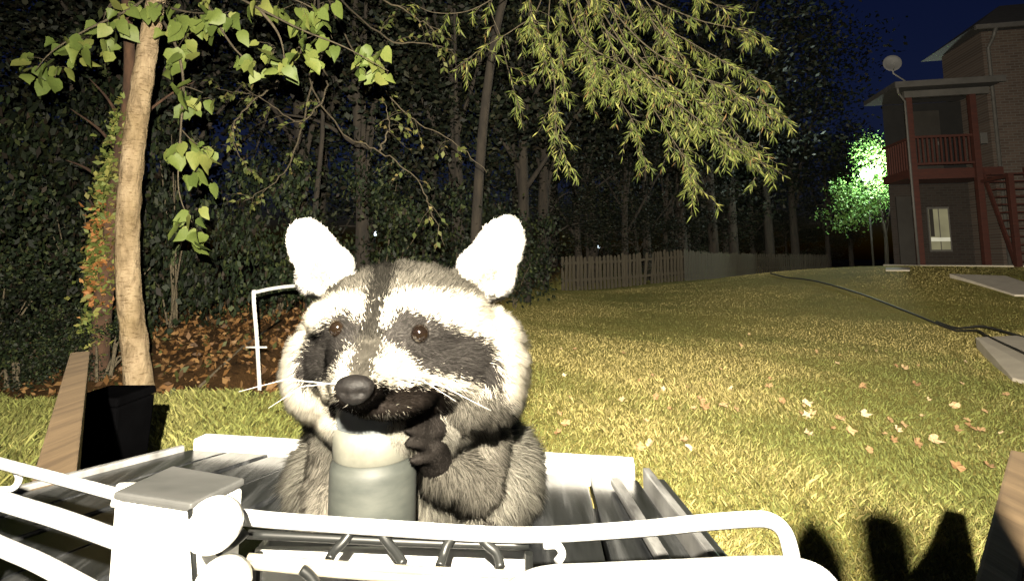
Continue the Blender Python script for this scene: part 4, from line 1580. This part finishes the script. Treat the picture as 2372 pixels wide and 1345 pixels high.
m.tube([c2 + [0, 0, -.008], (c2 + c) / 2 + [0, 0, -.012], c + [0, 0, -.009]], 0.0006, 5)
m.build('shadow_strand', MATS['black_plastic'], br, smooth=True)  # thin strands added for the fine shadow lines
m = MB()
m.tube([c2 + [0, 0, -0.045], c2 + [0, 0, -.06], c + [0, 0, -.06], c + [0, 0, -0.05]], 0.004, 6)
m.build('crossbar', MATS['black_plastic'], br, smooth=True)
m = MB()
m.tube([(c[0], c[1], c[2] - 0.04), (c[0] + 0.005, c[1] - 0.0, ZT - 0.1)], 0.004, 8)
m.build('stem', MATS['black_plastic'], br, smooth=True)


# ================================================================ the raccoon
def raccoon():
    ell = []          # centre, radii, 3x3 axes (columns), region

    def E(px, py, d, r, reg, ax=None):
        ell.append((P(px, py, d), np.array(r, float), np.eye(3) if ax is None else ax, reg))

    def chain(pts, reg):
        """pts: (world point, radius) joined by spheres"""
        for (a, ra), (b, rb) in zip(pts[:-1], pts[1:]):
            a, b = np.array(a), np.array(b)
            k = max(2, int(np.linalg.norm(b - a) / (0.45 * min(ra, rb))))
            for t in np.linspace(0, 1, k):
                r = ra + (rb - ra) * t
                ell.append((a + (b - a) * t, np.array([r, r, r]), np.eye(3), reg))

    E(938, 752, .405, (.068, .065, .046), 'head')
    E(940, 822, .398, (.076, .055, .044), 'head')
    E(742, 852, .405, (.022, .034, .036), 'cheek')
    E(1138, 850, .407, (.024, .040, .042), 'cheek')
    E(1085, 880, .400, (.030, .036, .036), 'cheek')
    E(930, 945, .405, (.062, .048, .034), 'jaw')
    E(872, 822, .362, (.032, .034, .028), 'head')
    E(850, 862, .338, (.0245, .030, .0195), 'muzzle')
    E(832, 890, .318, (.0165, .022, .0145), 'muzzle')
    E(822, 902, .306, (.0115, .012, .0105), 'muzzle')
    E(918, 878, .345, (.021, .020, .0125), 'muzzle')
    E(792, 885, .338, (.0125, .016, .0135), 'muzzle')
    E(905, 922, .345, (.030, .028, .0095), 'muzzle')
    E(785, 738, .368, (.022, .016, .013), 'head')
    E(985, 748, .370, (.030, .018, .014), 'head')
    E(1060, 800, .385, (.030, .025, .022), 'head')
    ears = []
    for (bx, by, tx, ty, hw) in ((768, 655, 688, 512, .0200), (1112, 660, 1190, 506, .0205)):
        b, t = P(bx, by, .415), P(tx, ty, .412)
        lz_ = (t - b)
        ln = np.linalg.norm(lz_)
        lz_ = lz_ / ln
        fy = np.array([0, 1.0, 0])
        fy = fy - lz_ * (fy @ lz_)
        fy /= np.linalg.norm(fy)
        fx = np.cross(fy, lz_)
        A = np.stack([fx, fy, lz_], 1)
        c_ = b + lz_ * (ln * 0.46)
        ell.append((c_, np.array([hw, .0075, ln * 0.56]), A, 'ear'))
        ell.append((b + lz_ * (ln * .18), np.array([hw * 1.22, .013, ln * 0.36]), A, 'ear'))
        ears.append((c_, A, hw, ln * 0.56))
    # trunk of the body, seated on the tray
    E(945, 965, .46, (.070, .060, .060), 'body')
    E(955, 938, .53, (.092, .095, .092), 'body')
    E(950, 1055, .455, (.072, .042, .060), 'chest')
    E(812, 1085, .495, (.046, .065, .040), 'body')
    E(1120, 1088, .495, (.048, .065, .042), 'body')
    zt2 = ZT
    # left foreleg stands on the tray
    s = P(815, 1020, .445)
    f = np.array([P(770, 1200, .42)[0], 0.425, zt2])
    chain([(s, .030), (P(778, 1110, .438), .021), (f + [0, .004, .030], .013)], 'arm')
    chain([(f + [0, .004, .03], .013), (f + [0, -.004, .011], .0115)], 'hand')
    for k in range(5):
        a = (k - 2) * 0.38
        t_ = f + [math.sin(a) * .024, -.004 - math.cos(a) * (.024 if k not in (0, 4) else .018), .0045]
        chain([(f + [math.sin(a) * .007, -.008, .010], .0055), ((f + [math.sin(a) * .016, -.016, .0095]), .0046), (t_, .0038)], 'hand')
    # right foreleg reaches up and holds the jar
    sh = P(1085, 1015, .445)
    el = P(1098, 1110, .42)
    wr = P(1012, 1075, .385)
    pl = P(993, 1030, .374)
    chain([(sh, .031), (el, .020), (wr, .0135)], 'arm')
    chain([(wr, .0135), (pl, .0125), (P(1000, 985, .372), .0115)], 'hand')
    for (rx_, ry_, mx, my, md, ex, ey, ed) in ((1004, 968, 992, 945, .360, 962, 938, .356), (996, 988, 978, 970, .358, 946, 966, .352),
                                               (992, 1010, 974, 998, .358, 942, 996, .352), (994, 1034, 976, 1027, .359, 944, 1028, .353),
                                               (1004, 1056, 984, 1062, .364, 956, 1066, .358)):
        chain([(P(rx_, ry_, .370), .0052), (P(mx, my, md), .0040), (P(ex, ey, ed), .0030)], 'hand')
    # hind feet
    for (x_, sgn) in ((P(830, 1200, .45)[0], -1), (P(1120, 1200, .45)[0], 1)):
        b = np.array([x_, .455, zt2 + .012])
        chain([(b + [0, .06, .008], .022), (b, .016), (b + [sgn * .008, -.022, -.002], .011)], 'hand')
        for k in range(5):
            a = (k - 2) * 0.22 + sgn * .2
            chain([(b + [sgn * .006 + (k - 2) * .005, -.022, -.004], .0055), (b + [sgn * .008 + math.sin(a) * .03, -.022 - math.cos(a) * .02, -.007], .0042)], 'hand')
    # tail lying behind
    t0 = P(960, 1000, .60)
    chain([(t0, .036), (t0 + [.02, .07, -.02], .038), (t0 + [.03, .14, -.05], .034), (t0 + [.02, .19, -.10], .024)], 'tail')

    # join all volumes into one surface
    bm = bmesh.new()
    for (c_, r_, A, reg) in ell:
        mt = Matrix.Translation(Vector(c_)) @ Matrix(A.tolist()).to_4x4() @ Matrix.Diagonal((*r_, 1))
        bmesh.ops.create_icosphere(bm, subdivisions=3 if max(r_) > .012 else 2, radius=1.0, matrix=mt)
    me = bpy.data.meshes.new('raw')
    bm.to_mesh(me)
    bm.free()
    tmp = bpy.data.objects.new('raw', me)
    col.objects.link(tmp)
    md = tmp.modifiers.new('r', 'REMESH')
    md.mode = 'VOXEL'
    md.voxel_size = 0.0021
    ms = tmp.modifiers.new('s', 'SMOOTH')
    ms.factor = 0.5
    ms.iterations = 11
    bpy.context.view_layer.update()
    dg = bpy.context.evaluated_depsgraph_get()
    body = bpy.data.meshes.new_from_object(tmp.evaluated_get(dg))
    bpy.data.objects.remove(tmp)
    bpy.data.meshes.remove(me)
    body.name = 'raccoon'
    nv = len(body.vertices)
    co = np.empty(nv * 3, np.float32)
    body.vertices.foreach_get('co', co)
    co = co.reshape(-1, 3).astype(float)
    # cup the ears
    for (c_, A, hw, hl) in ears:
        q = (co - c_) @ A
        rr = (q[:, 0] / (hw * .78)) ** 2 + ((q[:, 2] - 0.002) / (hl * .80)) ** 2
        k = (rr < 1) & (q[:, 1] < 0) & (np.abs(q[:, 1]) < .012)
        co[k] += np.outer((1 - rr[k]) * 0.0075, A[:, 1])
    body.vertices.foreach_set('co', co.astype(np.float32).ravel())
    body.update()
    body.polygons.foreach_set('use_smooth', np.ones(len(body.polygons), bool))

    regs = ['head', 'cheek', 'jaw', 'muzzle', 'ear', 'body', 'chest', 'arm', 'hand', 'tail']

    def region(p):
        best = np.full(len(p), 1e9)
        idx = np.zeros(len(p), int)
        for (c_, r_, A, reg) in ell:
            q = ((p - c_) @ A) / r_
            dd = (np.linalg.norm(q, axis=1) - 1) * r_.min()
            k = dd < best
            best[k] = dd[k]
            idx[k] = regs.index(reg)
        return idx

    def inside(uv, poly):
        poly = np.array(poly, float)
        x, y = uv[:, 0], uv[:, 1]
        r_ = np.zeros(len(uv), bool)
        j = len(poly) - 1
        for i in range(len(poly)):
            xi, yi = poly[i]
            xj, yj = poly[j]
            hit = ((yi > y) != (yj > y)) & (x < (xj - xi) * (y - yi) / (yj - yi + 1e-9) + xi)
            r_ ^= hit
            j = i
        return r_

    # coat pattern of the face, in the plane of the face
    MASK_L = [(770, 727), (800, 718), (824, 730), (832, 765), (826, 795), (800, 815), (785, 850), (765, 880), (740, 893), (705, 885), (690, 858), (695, 825), (725, 785), (750, 745)]
    MASK_R = [(905, 740), (925, 716), (960, 720), (1010, 742), (1060, 768), (1112, 782), (1140, 815), (1160, 868), (1150, 898), (1090, 884), (1020, 868), (975, 862), (945, 832), (912, 806), (888, 790), (888, 765)]
    STRIPE = [(872, 600), (918, 610), (912, 660), (896, 700), (884, 745), (888, 795), (824, 792), (834, 745), (846, 700), (858, 650)]
    BRIDGE = [(826, 785), (884, 785), (892, 812), (868, 838), (862, 885), (805, 885), (806, 850), (818, 815)]
    PAD_L = [(808, 812), (806, 850), (800, 875), (775, 900), (760, 935), (745, 930), (758, 890), (785, 850)]
    PAD_R = [(864, 846), (890, 822), (912, 806), (938, 818), (962, 850), (990, 874), (1020, 888), (1010, 900), (868, 897)]
    MOUTH_SHADE = [(768, 930), (772, 897), (800, 874), (862, 878), (885, 893), (1030, 893), (1040, 925), (1030, 955), (960, 962), (790, 962)]  # dark lips, with the shade under the muzzle painted in
    FACE = [(690, 850), (648, 800), (660, 745), (700, 705), (760, 690), (845, 684), (880, 700), (930, 680), (1010, 680), (1090, 690), (1160, 715), (1225, 770), (1245, 850), (1235, 930), (1190, 960),
            (1150, 880), (1150, 900), (1040, 905), (900, 905), (760, 1000), (700, 1010), (650, 960), (640, 880)]

    def pattern(p, jit):
        idx = region(p)
        uv = to_px(p) + rng.normal(0, 1, (len(p), 2)) * jit
        n = len(p)
        r1 = rng.uniform(0, 1, (n, 1))
        tone = rng.uniform(0.85, 1.15, (n, 1))
        warm = np.array([1.0, 0.93, 0.78])
        grey = 0.15
        agouti = np.where(r1 < 0.18, 0.05, np.where(r1 < 0.65, grey, 0.26))
        c_ = agouti * warm
        face = np.isin(idx, [0, 1, 2, 3])
        low = idx == 2
        c_ = np.where((low & True)[:, None], np.where(r1 < .3, .22, .42) * np.array([1, .95, .82]), c_)
        W = np.array([.80, .75, .64]) * np.where(r1 < .06, .7, 1.0)
        k = face & inside(uv, FACE)
        c_ = np.where(k[:, None], W, c_)
        c_ = np.where(((idx == 1) & (uv[:, 0] < 760))[:, None], W * 0.85, c_)
        c_ = np.where((face & inside(uv, STRIPE))[:, None], np.where(r1 < .7, .026, .06) * warm, c_)
        c_ = np.where((face & (inside(uv, MASK_L) | inside(uv, MASK_R)))[:, None], np.where(r1 < .7, .040, .080) * np.array([1.0, .92, .85]), c_)
        c_ = np.where((face & inside(uv, BRIDGE))[:, None], .095 * np.array([1.0, .92, .76]), c_)
        c_ = np.where((face & (inside(uv, PAD_L) | inside(uv, PAD_R)))[:, None], W, c_)
        c_ = np.where((face & inside(uv, MOUTH_SHADE))[:, None], np.array([.014, .011, .009]), c_)
        # ears: white fur, browner in the cup's foot
        e_ = idx == 4
        c_ = np.where(e_[:, None], np.array([.80, .78, .74]), c_)
        for (cc_, A, hw, hl) in ears:
            q = (p - cc_) @ A
            kk = e_ & ((q[:, 0] / (hw * .42)) ** 2 + ((q[:, 2] + hl * .42) / (hl * .42)) ** 2 + 0.5 * rng.normal(size=len(p)) < 1.0) & (q[:, 1] < 0.003)
            c_ = np.where(kk[:, None], np.array([.42, .36, .28]), c_)
        b_ = np.isin(idx, [5, 6])
        c_ = np.where(b_[:, None], np.where(r1 < .12, .07, np.where(r1 < .55, .16, .27)) * np.array([1.0, .95, .80]), c_)
        c_ = np.where((idx == 7)[:, None], np.where(r1 < .4, .10, .22) * warm, c_)
        c_ = np.where((idx == 8)[:, None], np.array([.022, .019, .017]), c_)
        ring = np.sin((p[:, 1]) * 95) > 0
        c_ = np.where((idx == 9)[:, None], np.where(ring[:, None], .02, .14) * warm, c_)
        return c_ * tone, idx, uv

    cv, idx, uv = pattern(co, 2.0)
    a = body.attributes.new('col', 'FLOAT_COLOR', 'POINT')
    c4 = np.ones((nv, 4), np.float32)
    c4[:, :3] = cv * 0.8
    a.data.foreach_set('color', c4.ravel())
    ob = link('raccoon', body, MATS['skin'])
    tag(ob, 'raccoon with black eye mask and white brows facing out over the grey jar', 'raccoon')

    # eyes, nose and whiskers sit on the surface
    bvh = BVHTree.FromPolygons([tuple(v) for v in co], [tuple(p.vertices) for p in body.polygons])

    def hit(px, py):
        r_ = Vector(ray(px, py)).normalized()
        loc, nn, i_, d_ = bvh.ray_cast(Vector(C0), r_)
        return np.array(loc), np.array(nn)

    for (px, py, r_) in ((783, 760, .0064), (972, 772, .0066)):
        loc, nn = hit(px, py)
        bm = bmesh.new()
        bmesh.ops.create_uvsphere(bm, u_segments=24, v_segments=14, radius=r_, matrix=Matrix.Translation(Vector(loc) + Vector(ray(px, py)).normalized() * r_ * 0.25))
        em_ = bpy.data.meshes.new('eye')
        bm.to_mesh(em_)
        bm.free()
        for p in em_.polygons:
            p.use_smooth = True
        link('eye', em_, MATS['eye'], ob)
    # nose pad
    loc, nn = hit(818, 905)
    bm = bmesh.new()
    bmesh.ops.create_uvsphere(bm, u_segments=24, v_segments=16, radius=1.0)
    for v in bm.verts:
        x, y, z = v.co
        x *= 1.0 + 0.22 * z
        if y < 0:
            for sx in (-1, 1):
                dd = math.hypot(x - sx * .42, z + .12)
                y += 0.55 * math.exp(-(dd / .22) ** 2)
        v.co = Vector(loc) + Vector((x * .0112, y * .0070 + 0.003, z * .0085))
    nm = bpy.data.meshes.new('nose')
    bm.to_mesh(nm)
    bm.free()
    for p in nm.polygons:
        p.use_smooth = True
    link('nose', nm, MATS['nose_skin'], ob)
    for k in range(6):
        sgn = 1 if k % 3 < 2 else -1
        loc, nn = hit(905 + 8 * (k // 2) if sgn > 0 else 792 - 3 * (k // 2), 868 + 5 * (k // 2) if sgn > 0 else 880 + 5 * (k // 2))
        d_ = np.array([sgn * 1.0, 0.10 + .12 * random.random(), random.uniform(-0.30, 0.12)])
        m = MB()
        L_ = random.uniform(.04, .065)
        m.tube([loc, loc + d_ * L_ * .5 + [0, -.004, .003], loc + d_ * L_ + [0, 0, -.006]], [.0003, .00024, .0001], 4)
        m.build('whisker', MATS['whisker'], ob)

    # ---- fur: strands rooted over the whole surface
    body.calc_loop_triangles()
    nt_ = len(body.loop_triangles)
    tri = np.empty(nt_ * 3, np.int32)
    body.loop_triangles.foreach_get('vertices', tri)
    tri = tri.reshape(-1, 3)
    vn = np.empty(nv * 3, np.float32)
    body.vertices.foreach_get('normal', vn)
    vn = vn.reshape(-1, 3).astype(float)
    A_, B_, C_ = co[tri[:, 0]], co[tri[:, 1]], co[tri[:, 2]]
    area = np.linalg.norm(np.cross(B_ - A_, C_ - A_), axis=1)
    # only what can be seen from the front half needs dense fur
    cn = vn[tri].mean(1)
    wgt = area * np.where(cn[:, 1] > 0.55, 0.25, 1.0)
    ctr = (A_ + B_ + C_) / 3
    wgt *= np.where(ctr[:, 1] < .42, 1.7, 1.0)
    N = 330000
    ti = rng.choice(nt_, N, p=wgt / wgt.sum())
    u1 = rng.uniform(0, 1, (N, 1))
    u2 = rng.uniform(0, 1, (N, 1))
    s1 = np.sqrt(u1)
    root = A_[ti] * (1 - s1) + B_[ti] * s1 * (1 - u2) + C_[ti] * s1 * u2
    nr = vn[tri[ti, 0]] * (1 - s1) + vn[tri[ti, 1]] * s1 * (1 - u2) + vn[tri[ti, 2]] * s1 * u2
    nr /= np.linalg.norm(nr, axis=1)[:, None] + 1e-9
    cf, idx, uv = pattern(root, 8.5)
    LEN = np.array([.0095, .019, .016, .0032, .0034, .020, .019, .011, .0016, .022])
    ln = LEN[idx] * rng.uniform(.6, 1.25, N)
    # short on the bridge and round the eyes, longer to the cheeks
    nose = P(822, 900, .305)
    dn = np.linalg.norm(root - nose, axis=1)
    hd = np.isin(idx, [0, 1, 2])
    ln = np.where(hd, np.minimum(ln, .0020 + .10 * np.maximum(dn - .035, 0)), ln)
    ok = np.ones(N, bool)
    for (px, py, rr) in ((783, 760, 21), (972, 772, 21)):
        ok &= np.hypot(uv[:, 0] - px, uv[:, 1] - py) > rr
    ok &= ~((np.hypot((uv[:, 0] - 818) / 1.2, uv[:, 1] - 905) < 42) & (idx == 3))
    root, nr, cf, idx, ln = root[ok], nr[ok], cf[ok], idx[ok], ln[ok]
    N = len(root)
    away = root - nose
    away /= np.linalg.norm(away, axis=1)[:, None]
    down = np.tile(np.array([0, 0.1, -1.0]), (N, 1))
    hd = np.isin(idx, [0, 3])
    comb = np.where(hd[:, None], away, down)
    ck = np.isin(idx, [1, 2])
    comb = np.where(ck[:, None], away * .7 + np.array([0, 0, -.6]), comb)
    er = idx == 4
    comb = np.where(er[:, None], np.array([0, 0, 1.0]), comb)
    comb = comb - nr * np.sum(comb * nr, 1)[:, None]
    comb /= np.linalg.norm(comb, axis=1)[:, None] + 1e-6
    # clumping: neighbouring strands lean alike
    cell = np.floor(root / .0065).astype(int)
    hsh = (cell[:, 0] * 73856093 ^ cell[:, 1] * 19349663 ^ cell[:, 2] * 83492791) % 4096
    table = rng.normal(0, .24, (4096, 3))
    dr = nr * .55 + comb * .85 + table[hsh] + rng.normal(0, .16, (N, 3))
    dr /= np.linalg.norm(dr, axis=1)[:, None]
    mid = root + (dr * .55 + nr * .12) * ln[:, None] * .55
    tip = root + dr * ln[:, None] + np.array([0, 0, -.10]) * ln[:, None]
    view = root - C0
    sd = np.cross(dr, view)
    sd /= np.linalg.norm(sd, axis=1)[:, None] + 1e-9
    wd = np.where(idx >= 5, .00040, .00028)[:, None] * rng.uniform(.7, 1.3, (N, 1))
    base_ = root - nr * .0006
    V = np.stack([base_ - sd * wd, base_ + sd * wd, mid + sd * wd * .8, mid - sd * wd * .8, tip], 1).reshape(-1, 3)
    b5 = np.arange(N)[:, None] * 5
    Fa = np.concatenate([b5 + [0, 1, 2], b5 + [0, 2, 3], b5 + [3, 2, 4]], 0)
    sn = nr * .8 + dr * .25
    sn /= np.linalg.norm(sn, axis=1)[:, None]
    fo_ = link('fur', np_mesh('fur', V, Fa, False, np.repeat(cf, 5, 0), np.repeat(sn, 5, 0)), MATS['fur'], ob)
    fo_['kind'] = 'stuff'
    return ob


raccoon()
